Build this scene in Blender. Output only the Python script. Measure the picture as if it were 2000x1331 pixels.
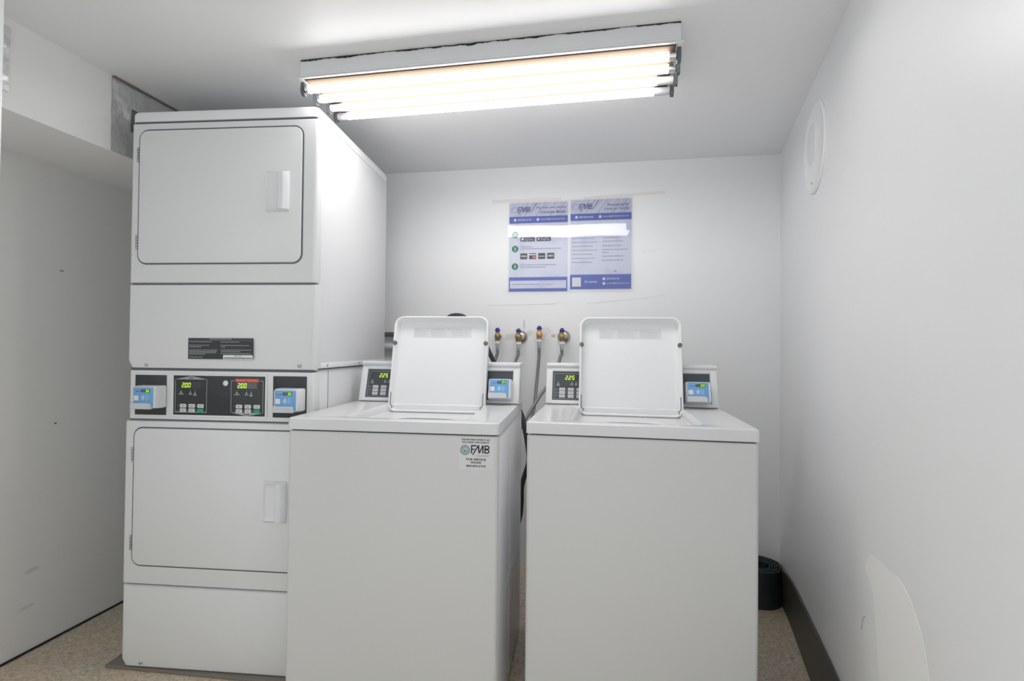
import bpy, bmesh, math, random
from mathutils import Vector, Matrix, Euler
random.seed(7)
for o in list(bpy.data.objects):
    bpy.data.objects.remove(o, do_unlink=True)
S = bpy.context.scene
COL = S.collection
PI = math.pi

# ------------------------------------------------------------------ camera
CAM_H, PITCH, ROLL, YAW, FPX = 1.1513, 0.0139, 0.0096, 0.1707, 1009.5355
cam_d = bpy.data.cameras.new('camera')
cam = bpy.data.objects.new('camera', cam_d)
COL.objects.link(cam)
cam_d.sensor_width = 36.0
cam_d.lens = 36.0 * FPX / 2000.0
cam_d.clip_start = 0.02
Rz = Matrix.Rotation(YAW, 3, 'Z')
fwd = Rz @ Vector((0, math.cos(PITCH), math.sin(PITCH)))
up0 = Rz @ Vector((0, -math.sin(PITCH), math.cos(PITCH)))
rt0 = Rz @ Vector((1, 0, 0))
right = rt0 * math.cos(ROLL) + up0 * math.sin(ROLL)
up = up0 * math.cos(ROLL) - rt0 * math.sin(ROLL)
m = Matrix((right, up, -fwd)).transposed().to_4x4()
m.translation = Vector((0, 0, CAM_H))
cam.matrix_world = m
S.camera = cam

# ------------------------------------------------------------------ world, exposure
w = bpy.data.worlds.new('world')
S.world = w
w.use_nodes = True
w.node_tree.nodes['Background'].inputs[0].default_value = (0.95, 0.98, 1.0, 1)
w.node_tree.nodes['Background'].inputs[1].default_value = 1.16
S.view_settings.view_transform = 'Standard'
S.view_settings.look = 'None'
S.view_settings.gamma = 1.0
S.view_settings.use_curve_mapping = False
S.view_settings.exposure = 0.0
TUBE_RADIANCE = 16.5

# ------------------------------------------------------------------ helpers
def lin(c):
    c /= 255.0
    return c / 12.92 if c <= 0.04045 else ((c + 0.055) / 1.055) ** 2.4
def rgb(r, g, b):
    return (lin(r), lin(g), lin(b), 1.0)

def link(name, me, mat=None, parent=None, loc=None, rot=None):
    o = bpy.data.objects.new(name, me)
    COL.objects.link(o)
    if mat is not None and me is not None:
        me.materials.clear()
        me.materials.append(mat)
    if parent is not None:
        o.parent = parent
    if loc is not None:
        o.location = loc
    if rot is not None:
        o.rotation_euler = rot
    return o

def obj(name, bm, mat, parent=None, loc=None, rot=None, smooth=True, angle=35):
    me = bpy.data.meshes.new(name)
    bmesh.ops.recalc_face_normals(bm, faces=bm.faces[:])
    bm.to_mesh(me)
    bm.free()
    if smooth:
        for p in me.polygons:
            p.use_smooth = True
        me.set_sharp_from_angle(angle=math.radians(angle))
    return link(name, me, mat, parent, loc, rot)

def thing(name, label, cat, loc=(0, 0, 0), rotz=0.0, group=None):
    o = bpy.data.objects.new(name, None)
    COL.objects.link(o)
    o.empty_display_size = 0.05
    o.location = loc
    o.rotation_euler = (0, 0, rotz)
    return tag(o, label, cat, group)

def tag(o, label, cat, group=None):
    o['label'] = label
    o['category'] = cat
    if group:
        o['group'] = group
    return o

def struct(o):
    o['kind'] = 'structure'
    return o

def box(bm, x0, x1, y0, y1, z0, z1, r=0.0, seg=2):
    vs = [bm.verts.new((x, y, z)) for x in (x0, x1) for y in (y0, y1) for z in (z0, z1)]
    f = [(0, 1, 3, 2), (4, 6, 7, 5), (0, 4, 5, 1), (2, 3, 7, 6), (0, 2, 6, 4), (1, 5, 7, 3)]
    fs = [bm.faces.new([vs[i] for i in q]) for q in f]
    if r > 0:
        es = list({e for fc in fs for e in fc.edges})
        bmesh.ops.bevel(bm, geom=es, offset=r, segments=seg, profile=0.5, affect='EDGES')
    return bm

def rbox(x0, x1, y0, y1, z0, z1, r=0.0, seg=2):
    return box(bmesh.new(), x0, x1, y0, y1, z0, z1, r, seg)

def rr(x0, x1, z0, z1, r, k=6):
    """rounded rectangle outline (counter-clockwise), r = one radius or 4 (bl, br, tr, tl)"""
    if not isinstance(r, (tuple, list)):
        r = (r,) * 4
    pts = []
    for (cx, cz, a0, q) in ((x0 + r[0], z0 + r[0], PI, r[0]), (x1 - r[1], z0 + r[1], 1.5 * PI, r[1]),
                            (x1 - r[2], z1 - r[2], 0, r[2]), (x0 + r[3], z1 - r[3], 0.5 * PI, r[3])):
        for i in range(k + 1):
            a = a0 + 0.5 * PI * i / k
            pts.append((cx + q * math.cos(a), cz + q * math.sin(a)))
    return pts

def loft(bm, rings, cap0=True, cap1=True, closed=True):
    R = [[bm.verts.new(p) for p in ring] for ring in rings]
    n = len(R[0])
    for a, b in zip(R, R[1:]):
        for i in range(n if closed else n - 1):
            j = (i + 1) % n
            bm.faces.new((a[i], a[j], b[j], b[i]))
    if cap0:
        bm.faces.new(R[0][::-1])
    if cap1:
        bm.faces.new(R[-1])
    return bm

def plate(x0, x1, z0, z1, r, yf, yb, bev=0.0, k=6, bm=None):
    """rounded-rectangle slab standing in XZ, front at yf, back at yb, bevelled front edge"""
    bm = bm or bmesh.new()
    rings = []
    def ring(ins, y):
        return [(x, y, z) for x, z in rr(x0 + ins, x1 - ins, z0 + ins, z1 - ins,
                                         max(r - ins, 0.0002) if not isinstance(r, tuple) else tuple(max(q - ins, 0.0002) for q in r), k)]
    rings.append(ring(0, yb))
    if bev > 0:
        rings += [ring(0, yf + bev), ring(bev * 0.3, yf + bev * 0.3), ring(bev, yf)]
    else:
        rings.append(ring(0, yf))
    return loft(bm, rings)

def frame(x0, x1, z0, z1, r, wd, yf, yb, bm=None, k=6):
    bm = bm or bmesh.new()
    def ring(ins, y):
        return [(x, y, z) for x, z in rr(x0 + ins, x1 - ins, z0 + ins, z1 - ins, max(r - ins, 0.0002), k)]
    rings = [ring(0, yb), ring(0, yf), ring(wd, yf), ring(wd, yb)]
    return loft(bm, rings, False, False)

def lathe(bm, prof, seg=24, axis='Z', org=(0, 0, 0), cap=True):
    """prof = [(radius, height)]; axis direction"""
    rings = []
    for r, h in prof:
        ring = []
        for i in range(seg):
            a = 2 * PI * i / seg
            c, s = r * math.cos(a), r * math.sin(a)
            if axis == 'Z': p = (c, s, h)
            elif axis == 'Y': p = (c, h, s)
            else: p = (h, c, s)
            ring.append((p[0] + org[0], p[1] + org[1], p[2] + org[2]))
        rings.append(ring)
    return loft(bm, rings, cap, cap)

def catmull(pts, n=8):
    P = [Vector(p) for p in pts]
    P = [P[0] * 2 - P[1]] + P + [P[-1] * 2 - P[-2]]
    out = []
    for i in range(1, len(P) - 2):
        for j in range(n):
            t = j / n
            a, b, c, d = P[i - 1], P[i], P[i + 1], P[i + 2]
            out.append(0.5 * ((2 * b) + (c - a) * t + (2 * a - 5 * b + 4 * c - d) * t * t + (3 * b - a - 3 * c + d) * t ** 3))
    out.append(P[-2])
    return out

def tube(bm, pts, r, seg=10, ripple=0.0):
    rings = []
    n = len(pts)
    up = Vector((0.3, 0.9, 0.2)).normalized()
    for i, p in enumerate(pts):
        t = (pts[min(i + 1, n - 1)] - pts[max(i - 1, 0)]).normalized()
        a = t.cross(up).normalized()
        b = t.cross(a).normalized()
        rad = r * (1 + (ripple if i % 2 else -ripple))
        rings.append([tuple(p + (a * math.cos(2 * PI * k / seg) + b * math.sin(2 * PI * k / seg)) * rad) for k in range(seg)])
    return loft(bm, rings)

def poly(pts, yf, th=0.0, bm=None):
    """flat polygon in XZ at y = yf facing -Y (with optional thickness backwards)"""
    bm = bm or bmesh.new()
    if th > 0:
        loft(bm, [[(x, yf + th, z) for x, z in pts], [(x, yf, z) for x, z in pts]])
    else:
        bm.faces.new([bm.verts.new((x, yf, z)) for x, z in pts])
    return bm

def rect(bm, x0, x1, z0, z1, yf, th=0.0):
    return poly([(x0, z0), (x1, z0), (x1, z1), (x0, z1)], yf, th, bm)

def disc(bm, cx, cz, r, yf, n=20, r1=None):
    if r1 is None:
        return poly([(cx + r * math.cos(2 * PI * i / n), cz + r * math.sin(2 * PI * i / n)) for i in range(n)], yf, 0, bm)
    a = [bm.verts.new((cx + r * math.cos(2 * PI * i / n), yf, cz + r * math.sin(2 * PI * i / n))) for i in range(n)]
    b = [bm.verts.new((cx + r1 * math.cos(2 * PI * i / n), yf, cz + r1 * math.sin(2 * PI * i / n))) for i in range(n)]
    for i in range(n):
        j = (i + 1) % n
        bm.faces.new((a[i], a[j], b[j], b[i]))
    return bm

def text(s, parent, x, z, mat, y, h=None, wd=None, align='L', bold=0.0, name='lettering', shear=0.0):
    """flat lettering in XZ; x,z = left/centre/right and base of the text's own box"""
    cu = bpy.data.curves.new('lettering', 'FONT')
    cu.body = s
    cu.size = 1.0
    cu.offset = bold
    cu.shear = shear
    cu.resolution_u = 3
    t = bpy.data.objects.new('lettering', cu)
    COL.objects.link(t)
    bpy.context.view_layer.update()
    me = bpy.data.meshes.new_from_object(t)
    bpy.data.objects.remove(t)
    xs = [v.co.x for v in me.vertices]
    ys = [v.co.y for v in me.vertices]
    bx0, bx1, by0, by1 = min(xs), max(xs), min(ys), max(ys)
    sy = h / (by1 - by0) if h else None
    sx = wd / (bx1 - bx0) if wd else sy
    if sy is None:
        sy = sx
    W = (bx1 - bx0) * sx
    ox = {'L': 0, 'C': -W / 2, 'R': -W}[align]
    for v in me.vertices:
        v.co = Vector((x + ox + (v.co.x - bx0) * sx, y, z + (v.co.y - by0) * sy))
    me.name = name
    return link(name, me, mat, parent)

SEG = {'0': 'abcdef', '1': 'bc', '2': 'abged', '3': 'abgcd', '4': 'fgbc', '5': 'afgcd', '6': 'afgedc', '9': 'abcdfg'}
def digits(s, x, z, w_, h, y, gap=0.35, sl=0.12):
    """slanted seven-segment digits, one mesh"""
    bm = bmesh.new()
    t = h * 0.13
    cx = x
    def q(a, b, c, d, ox):
        poly([(ox + px + (pz - z) * sl, pz) for px, pz in ((a, c), (b, c), (b, d), (a, d))], y, 0, bm)
    for ch in s:
        if ch == '.':
            q(-w_ * 0.22, -w_ * 0.22 + t * 1.2, z, z + t * 1.2, cx)
            continue
        for sg in SEG[ch]:
            mid = z + h / 2
            g = t * 0.25
            {'a': lambda: q(g, w_ - g, z + h - t, z + h, cx), 'd': lambda: q(g, w_ - g, z, z + t, cx),
             'g': lambda: q(g, w_ - g, mid - t / 2, mid + t / 2, cx),
             'f': lambda: q(0, t, mid + g, z + h - g, cx), 'b': lambda: q(w_ - t, w_, mid + g, z + h - g, cx),
             'e': lambda: q(0, t, z + g, mid - g, cx), 'c': lambda: q(w_ - t, w_, z + g, mid - g, cx)}[sg]()
        cx += w_ * (1 + gap)
    return bm

# ------------------------------------------------------------------ materials
def mat(name, col, rough=0.5, metal=0.0, spec=0.5, noise=None, bump=None, coat=0.0, emit=None):
    m = bpy.data.materials.new(name)
    m.use_nodes = True
    nt = m.node_tree
    b = nt.nodes['Principled BSDF']
    b.inputs['Base Color'].default_value = col
    b.inputs['Roughness'].default_value = rough
    b.inputs['Metallic'].default_value = metal
    b.inputs['Specular IOR Level'].default_value = spec
    b.inputs['Coat Weight'].default_value = coat
    b.inputs['Coat Roughness'].default_value = 0.05
    tc = nt.nodes.new('ShaderNodeTexCoord')
    if noise:
        sc, amt = noise[0], noise[1]
        n = nt.nodes.new('ShaderNodeTexNoise')
        n.inputs['Scale'].default_value = sc
        n.inputs['Detail'].default_value = 4
        nt.links.new(tc.outputs['Object'], n.inputs['Vector'])
        mx = nt.nodes.new('ShaderNodeMix')
        mx.data_type = 'RGBA'
        mx.inputs[6].default_value = tuple(c * (1 - amt) for c in col[:3]) + (1,)
        mx.inputs[7].default_value = tuple(min(c * (1 + amt), 1) for c in col[:3]) + (1,)
        nt.links.new(n.outputs['Fac'], mx.inputs[0])
        nt.links.new(mx.outputs[2], b.inputs['Base Color'])
    if bump:
        sc, st, dist = bump
        n = nt.nodes.new('ShaderNodeTexNoise')
        n.inputs['Scale'].default_value = sc
        n.inputs['Detail'].default_value = 3
        nt.links.new(tc.outputs['Object'], n.inputs['Vector'])
        bp = nt.nodes.new('ShaderNodeBump')
        bp.inputs['Strength'].default_value = st
        bp.inputs['Distance'].default_value = dist
        nt.links.new(n.outputs['Fac'], bp.inputs['Height'])
        nt.links.new(bp.outputs['Normal'], b.inputs['Normal'])
    if emit:
        b.inputs['Emission Color'].default_value = emit[0]
        b.inputs['Emission Strength'].default_value = emit[1]
    return m

def spots(m, pts):
    """small scuffs with a shape of their own: [(x,y,z, radius_xyz, colour, strength)] in object coordinates"""
    nt = m.node_tree
    b = nt.nodes['Principled BSDF']
    tc = nt.nodes.new('ShaderNodeTexCoord')
    nz = nt.nodes.new('ShaderNodeTexNoise')
    nz.inputs['Scale'].default_value = 28
    nt.links.new(tc.outputs['Object'], nz.inputs['Vector'])
    src = b.inputs['Base Color'].links[0].from_socket if b.inputs['Base Color'].links else None
    for (p, r, c, st) in pts:
        mp = nt.nodes.new('ShaderNodeMapping')
        mp.vector_type = 'TEXTURE'
        mp.inputs['Location'].default_value = p
        mp.inputs['Scale'].default_value = r
        nt.links.new(tc.outputs['Object'], mp.inputs['Vector'])
        ln = nt.nodes.new('ShaderNodeVectorMath')
        ln.operation = 'LENGTH'
        nt.links.new(mp.outputs['Vector'], ln.inputs[0])
        ad = nt.nodes.new('ShaderNodeMath'); ad.operation = 'MULTIPLY_ADD'
        nt.links.new(nz.outputs['Fac'], ad.inputs[0]); ad.inputs[1].default_value = 1.2
        nt.links.new(ln.outputs['Value'], ad.inputs[2])
        mr = nt.nodes.new('ShaderNodeMapRange')
        mr.inputs[1].default_value = 1.16; mr.inputs[2].default_value = 1.5
        mr.inputs[3].default_value = st; mr.inputs[4].default_value = 0
        nt.links.new(ad.outputs[0], mr.inputs[0])
        mx = nt.nodes.new('ShaderNodeMix'); mx.data_type = 'RGBA'
        nt.links.new(mr.outputs[0], mx.inputs[0])
        if src: nt.links.new(src, mx.inputs[6])
        else: mx.inputs[6].default_value = b.inputs['Base Color'].default_value
        mx.inputs[7].default_value = c
        src = mx.outputs[2]
    nt.links.new(src, b.inputs['Base Color'])

M_WALL = mat('wall paint', (0.87, 0.88, 0.885, 1), 0.42, noise=(1.3, 0.012), bump=(60, 0.06, 0.004))
M_WALL_L = mat('left wall paint', (0.90, 0.90, 0.885, 1), 0.5, noise=(1.5, 0.02), bump=(60, 0.06, 0.004))
M_WALL_R = mat('right wall paint', (0.87, 0.88, 0.885, 1), 0.36, noise=(2.0, 0.015), bump=(9, 0.10, 0.01))
M_CEIL = mat('ceiling paint', (0.92, 0.925, 0.93, 1), 0.42, noise=(1.0, 0.02), bump=(5, 0.08, 0.01))
M_SOFFIT = mat('soffit paint', (0.91, 0.91, 0.90, 1), 0.45, noise=(2.0, 0.02), bump=(40, 0.05, 0.004))
M_PATCH = mat('spackle', (0.945, 0.945, 0.93, 1), 0.42, noise=(8, 0.01))
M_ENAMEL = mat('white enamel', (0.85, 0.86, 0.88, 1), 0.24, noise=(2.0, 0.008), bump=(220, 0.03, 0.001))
M_ENAMEL_F = mat('white textured enamel', (0.77, 0.78, 0.785, 1), 0.38, noise=(2.0, 0.01), bump=(220, 0.05, 0.001))
M_ENAMEL_W = mat('washer front enamel', (0.69, 0.695, 0.69, 1), 0.38, noise=(2.0, 0.01), bump=(220, 0.05, 0.001))  # greyed below the white enamel, putting the fronts' shade into the colour
M_ENAMEL_T = mat('worktop enamel', (0.75, 0.755, 0.765, 1), 0.2, noise=(2.0, 0.008))  # lowered from the white enamel so the upright lip shows its shade
M_ENAMEL_S = mat('dryer side enamel', (0.79, 0.80, 0.81, 1), 0.32, noise=(2.0, 0.008), bump=(220, 0.03, 0.001))
M_STICKER = mat('clear sticker film', (0.715, 0.72, 0.72, 1), 0.3, noise=(30, 0.01))
M_LID = mat('lid enamel', (0.84, 0.85, 0.86, 1), 0.3, noise=(3.0, 0.006))
M_PLASTIC = mat('white plastic', (0.78, 0.79, 0.81, 1), 0.35, noise=(6, 0.01))
M_GREYPL = mat('light grey plastic', (0.62, 0.63, 0.66, 1), 0.4, noise=(10, 0.02))
M_BODY = mat('cabinet steel', (0.5, 0.5, 0.5, 1), 0.5, noise=(4, 0.02))
M_GASKET = mat('door gasket', rgb(95, 98, 102), 0.6, noise=(30, 0.1))
M_BLACK = mat('black overlay', rgb(50, 54, 56), 0.4, noise=(60, 0.12))
M_BLACKW = mat('charcoal overlay', rgb(72, 76, 80), 0.4, noise=(60, 0.08))
M_INK = mat('dark ink', rgb(38, 42, 52), 0.5, noise=(20, 0.05))
M_INKGREY = mat('grey ink', rgb(150, 152, 158), 0.5, noise=(20, 0.05))
M_WHITEINK = mat('white ink', (0.8, 0.8, 0.8, 1), 0.5, noise=(20, 0.02))
M_DIMINK = mat('dull white ink', rgb(165, 168, 170), 0.5, noise=(20, 0.04))
M_BUTTON = mat('pale button', (0.72, 0.72, 0.72, 1), 0.5, noise=(30, 0.02))
M_GREENBTN = mat('green button', rgb(20, 165, 115), 0.45, noise=(30, 0.05))
M_RED = mat('red sign', rgb(215, 75, 65), 0.45, noise=(30, 0.05))
M_REDTXT = mat('pale red lettering', rgb(240, 150, 135), 0.45, noise=(30, 0.03))
M_WINDOW = mat('display window', rgb(98, 100, 100), 0.25, noise=(30, 0.03))
M_WINDOWD = mat('dark display window', rgb(62, 66, 68), 0.25, noise=(30, 0.03))
M_LED = mat('yellow green led', rgb(190, 235, 30), 0.4, emit=((0.52, 0.90, 0.03, 1), 0.9), noise=(30, 0.02))
M_LEDG = mat('green led', rgb(150, 240, 40), 0.4, emit=((0.42, 0.95, 0.06, 1), 0.9), noise=(30, 0.02))
M_LEDBG = mat('lit led window', rgb(60, 105, 20), 0.4, noise=(30, 0.05))
M_BLUE = mat('blue faceplate', rgb(118, 172, 222), 0.35, noise=(14, 0.04))
M_PALEBLUE = mat('pale blue print', rgb(175, 208, 238), 0.4, noise=(14, 0.02))
M_CHROME = mat('chrome', (0.72, 0.72, 0.73, 1), 0.25, 1.0, noise=(20, 0.05))
M_STEEL = mat('worn steel', (0.45, 0.45, 0.46, 1), 0.35, 1.0, noise=(40, 0.12))
M_BRASS = mat('tarnished brass', (0.36, 0.27, 0.14, 1), 0.4, 0.9, noise=(50, 0.25))
M_BRASS2 = mat('bright brass', (0.62, 0.36, 0.16, 1), 0.35, 0.9, noise=(50, 0.2))
M_NICKEL = mat('nickel escutcheon', (0.52, 0.49, 0.44, 1), 0.28, 1.0, noise=(30, 0.15))
M_BLUEKNOB = mat('dark blue handle', rgb(62, 62, 150), 0.45, noise=(40, 0.1))
M_HOSE = mat('braided steel hose', rgb(128, 130, 132), 0.45, 0.35, noise=(300, 0.2), bump=(400, 0.4, 0.001))
M_RUBBER = mat('black rubber', rgb(52, 53, 56), 0.5, noise=(40, 0.15))
M_COVE = mat('black vinyl', rgb(46, 54, 56), 0.35, noise=(18, 0.3), bump=(30, 0.2, 0.002))
M_COVE2 = mat('dark brown vinyl', rgb(72, 69, 62), 0.42, noise=(14, 0.12), bump=(30, 0.1, 0.002))
M_PIPE = mat('brown pipe', rgb(112, 106, 100), 0.45, 0.2, noise=(20, 0.15))
M_TAPE = mat('masking tape', (0.80, 0.79, 0.755, 1), 0.6, noise=(14, 0.03))
M_RESIDUE = mat('adhesive residue', (0.76, 0.76, 0.75, 1), 0.6, noise=(40, 0.08))
M_PAD = mat('grey brown board', rgb(128, 122, 112), 0.6, noise=(16, 0.12), bump=(60, 0.2, 0.002))
M_DARK = mat('dark gap', rgb(45, 45, 45), 0.9, noise=(60, 0.4))
M_FIX = mat('fixture enamel', (0.74, 0.75, 0.76, 1), 0.35, noise=(8, 0.03), bump=(25, 0.1, 0.003))
M_FIXPAN = mat('darkened reflector enamel', (0.095, 0.066, 0.048, 1), 0.85, spec=0.05, noise=(6, 0.05))  # colour set far too dark so gaps between lit tubes don't clip white
M_HOLDER = mat('grey lampholder', rgb(92, 95, 98), 0.5, noise=(40, 0.1))
M_GLASSEND = mat('tube end glass', (0.62, 0.62, 0.64, 1), 0.3, 0.2, noise=(40, 0.05))
M_TUBE = mat('lit fluorescent tube', (0.9, 0.9, 0.9, 1), 0.4, emit=((1.0, 0.985, 0.975, 1), TUBE_RADIANCE), noise=(3, 0.01))
M_FOIL = mat('aluminium foil', (0.74, 0.745, 0.74, 1), 0.36, 0.6, noise=(9, 0.12), bump=(14, 0.7, 0.02))
M_DUCT = mat('grey duct board', rgb(128, 128, 126), 0.6, noise=(20, 0.05))
M_BUMPER = mat('grey rubber bumper', rgb(105, 108, 112), 0.6, noise=(40, 0.05))
M_PAPER = mat('sticker paper', (0.80, 0.81, 0.82, 1), 0.4, noise=(30, 0.01))
M_LIDLABEL = mat('clear lid label', (0.745, 0.75, 0.76, 1), 0.35, noise=(60, 0.03))
M_LIDPRINT = mat('faint grey print', (0.62, 0.63, 0.64, 1), 0.45, noise=(160, 0.12))
M_POSTBLUE = mat('poster blue', rgb(98, 116, 190), 0.5, noise=(6, 0.05))
M_POSTNAVY = mat('poster navy', rgb(92, 98, 150), 0.5, noise=(20, 0.05))
M_POSTGREEN = mat('poster green', rgb(50, 130, 95), 0.5, noise=(20, 0.05))
M_POSTGREY = mat('poster dark grey', rgb(78, 80, 92), 0.5, noise=(20, 0.05))
M_POSTTXT = mat('poster grey text', rgb(166, 169, 188), 0.5, noise=(200, 0.1))
M_TEAL = mat('teal ring', rgb(78, 110, 115), 0.5, noise=(20, 0.05))
M_TEAL2 = mat('pale teal disc', rgb(186, 203, 206), 0.5, noise=(40, 0.08))
M_ORANGE = mat('orange print', rgb(225, 130, 100), 0.5, noise=(20, 0.03))

def poster_mat(name, base, streak, scale, rot, lo, hi):
    m = mat(name, base, 0.5)
    nt = m.node_tree
    b = nt.nodes['Principled BSDF']
    tc = nt.nodes.new('ShaderNodeTexCoord')
    mp = nt.nodes.new('ShaderNodeMapping')
    mp.vector_type = 'TEXTURE'
    mp.inputs['Rotation'].default_value = (0, rot, 0)
    mp.inputs['Scale'].default_value = tuple(1.0 / q for q in scale)
    nt.links.new(tc.outputs['Object'], mp.inputs['Vector'])
    n = nt.nodes.new('ShaderNodeTexNoise')
    n.inputs['Scale'].default_value = 1.0
    n.inputs['Detail'].default_value = 3
    nt.links.new(mp.outputs['Vector'], n.inputs['Vector'])
    cr = nt.nodes.new('ShaderNodeValToRGB')
    cr.color_ramp.elements[0].position = lo
    cr.color_ramp.elements[0].color = base
    cr.color_ramp.elements[1].position = hi
    cr.color_ramp.elements[1].color = streak
    nt.links.new(n.outputs['Fac'], cr.inputs['Fac'])
    nt.links.new(cr.outputs['Color'], b.inputs['Base Color'])
    return m
M_PHEAD = poster_mat('poster header', rgb(212, 215, 231), rgb(164, 166, 210), (80, 1, 7), 0.6, 0.45, 0.75)
M_PBODY = poster_mat('poster ground', rgb(218, 222, 236), rgb(196, 199, 222), (9, 1, 9), 0.0, 0.5, 0.8)

def film_mat():
    m = bpy.data.materials.new('clear laminate')
    m.use_nodes = True
    nt = m.node_tree
    nt.nodes.remove(nt.nodes['Principled BSDF'])
    out = nt.nodes['Material Output']
    tr = nt.nodes.new('ShaderNodeBsdfTransparent')
    tr.inputs[0].default_value = (0.97, 0.97, 0.975, 1)
    gl = nt.nodes.new('ShaderNodeBsdfGlossy')
    gl.inputs['Roughness'].default_value = 0.035
    fr = nt.nodes.new('ShaderNodeFresnel')
    fr.inputs['IOR'].default_value = 1.45
    mx = nt.nodes.new('ShaderNodeMixShader')
    nt.links.new(fr.outputs[0], mx.inputs[0])
    nt.links.new(tr.outputs[0], mx.inputs[1])
    nt.links.new(gl.outputs[0], mx.inputs[2])
    nt.links.new(mx.outputs[0], out.inputs['Surface'])
    return m
M_FILM = film_mat()

def floor_mat():
    m = mat('mottled beige vinyl', (0.5, 0.43, 0.34, 1), 0.5)
    nt = m.node_tree
    b = nt.nodes['Principled BSDF']
    tc = nt.nodes.new('ShaderNodeTexCoord')
    n = nt.nodes.new('ShaderNodeTexNoise')
    n.inputs['Scale'].default_value = 75
    n.inputs['Detail'].default_value = 5
    n.inputs['Distortion'].default_value = 1.2
    n2 = nt.nodes.new('ShaderNodeTexNoise')
    n2.inputs['Scale'].default_value = 3
    for q in (n, n2):
        nt.links.new(tc.outputs['Object'], q.inputs['Vector'])
    cr = nt.nodes.new('ShaderNodeValToRGB')
    e = cr.color_ramp.elements
    e[0].position = 0.30; e[0].color = rgb(186, 170, 146)
    e[1].position = 0.72; e[1].color = rgb(242, 232, 214)
    x = e.new(0.5); x.color = rgb(222, 206, 182)
    nt.links.new(n.outputs['Fac'], cr.inputs['Fac'])
    mx = nt.nodes.new('ShaderNodeMix'); mx.data_type = 'RGBA'; mx.blend_type = 'MULTIPLY'
    mx.inputs[0].default_value = 0.25
    nt.links.new(cr.outputs['Color'], mx.inputs[6])
    nt.links.new(n2.outputs['Color'], mx.inputs[7])
    nt.links.new(mx.outputs[2], b.inputs['Base Color'])
    bp = nt.nodes.new('ShaderNodeBump'); bp.inputs['Strength'].default_value = 0.1; bp.inputs['Distance'].default_value = 0.002
    nt.links.new(n.outputs['Fac'], bp.inputs['Height'])
    nt.links.new(bp.outputs['Normal'], b.inputs['Normal'])
    return m
M_FLOOR = floor_mat()

# ------------------------------------------------------------------ room shell
WY, H = 2.6908, 2.1078
LWX, LWT = -2.0875, math.tan(-0.0078)
RWX, RWT = 0.8556, math.tan(-0.1635)
def lwx(y): return LWX - LWT * (y - WY)
def rwx(y): return RWX - RWT * (y - WY)
YN = -0.15                     # rear end left out so the even world light serves as frontal fill
def prism(pts, z0, z1):
    bm = bmesh.new()
    loft(bm, [[(x, y, z0) for x, y in pts], [(x, y, z1) for x, y in pts]])
    return bm
outline = [(lwx(YN) - 0.1, YN - 0.1), (rwx(YN) + 0.12, YN - 0.1), (rwx(WY) + 0.12, WY + 0.1), (lwx(WY) - 0.1, WY + 0.1)]
struct(obj('floor', prism(outline, -0.1, 0), M_FLOOR, smooth=False))
struct(obj('ceiling', prism(outline, H, H + 0.1), M_CEIL, smooth=False))
struct(obj('wall_back', prism([(lwx(WY), WY), (rwx(WY), WY), (rwx(WY), WY + 0.1), (lwx(WY), WY + 0.1)], 0, H), M_WALL, smooth=False))
struct(obj('wall_left', prism([(lwx(YN), YN), (lwx(WY), WY), (lwx(WY) - 0.1, WY), (lwx(YN) - 0.1, YN)], 0, H), M_WALL_L, smooth=False))
wr = struct(obj('wall_right', prism([(rwx(YN), YN), (rwx(YN) + 0.12, YN), (rwx(WY) + 0.12, WY), (rwx(WY), WY)], 0, H), M_WALL_R, smooth=False))
# white door leaf standing open beside the camera; its edge shows at the left of the view
dl = struct(obj('door_1', rbox(-1.206, -1.168, 0.02, 0.828, 0.012, 2.02, 0.003), M_PLASTIC))
kn = lathe(bmesh.new(), [(0.026, 0.0), (0.026, -0.006), (0.010, -0.010), (0.010, -0.035), (0.026, -0.045), (0.028, -0.058), (0.018, -0.068), (0.0005, -0.070)], 20, 'X', (-1.206, 0.09, 0.98))
obj('door_knob', kn, M_CHROME, dl)
# soffit along the left wall
SW, SH = 0.3729, 0.2693
struct(obj('soffit', prism([(lwx(0.4), 0.4), (lwx(0.4) + SW, 0.4), (lwx(WY) + SW, WY), (lwx(WY), WY)], H - SH, H), M_SOFFIT, smooth=False))
spots(M_WALL_L, [((lwx(1.70), 1.70, 1.437), (0.02, 0.012, 0.006), (0.1, 0.1, 0.1, 1), 0.7),
                 ((lwx(1.69), 1.69, 0.839), (0.02, 0.010, 0.006), (0.03, 0.03, 0.03, 1), 0.9),
                 ((lwx(1.62), 1.62, 0.30), (0.05, 0.035, 0.012), (0.5, 0.49, 0.47, 1), 0.35),
                 ((lwx(1.60), 1.60, 0.17), (0.05, 0.04, 0.010), (0.5, 0.49, 0.47, 1), 0.3)])
# dark line where the left wall meets the floor
struct(obj('floor_line_left', prism([(lwx(0.82), 0.82), (lwx(0.82) + 0.006, 0.82), (lwx(WY) + 0.006, WY), (lwx(WY), WY)], 0.0005, 0.007), M_DARK, smooth=False))
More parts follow.
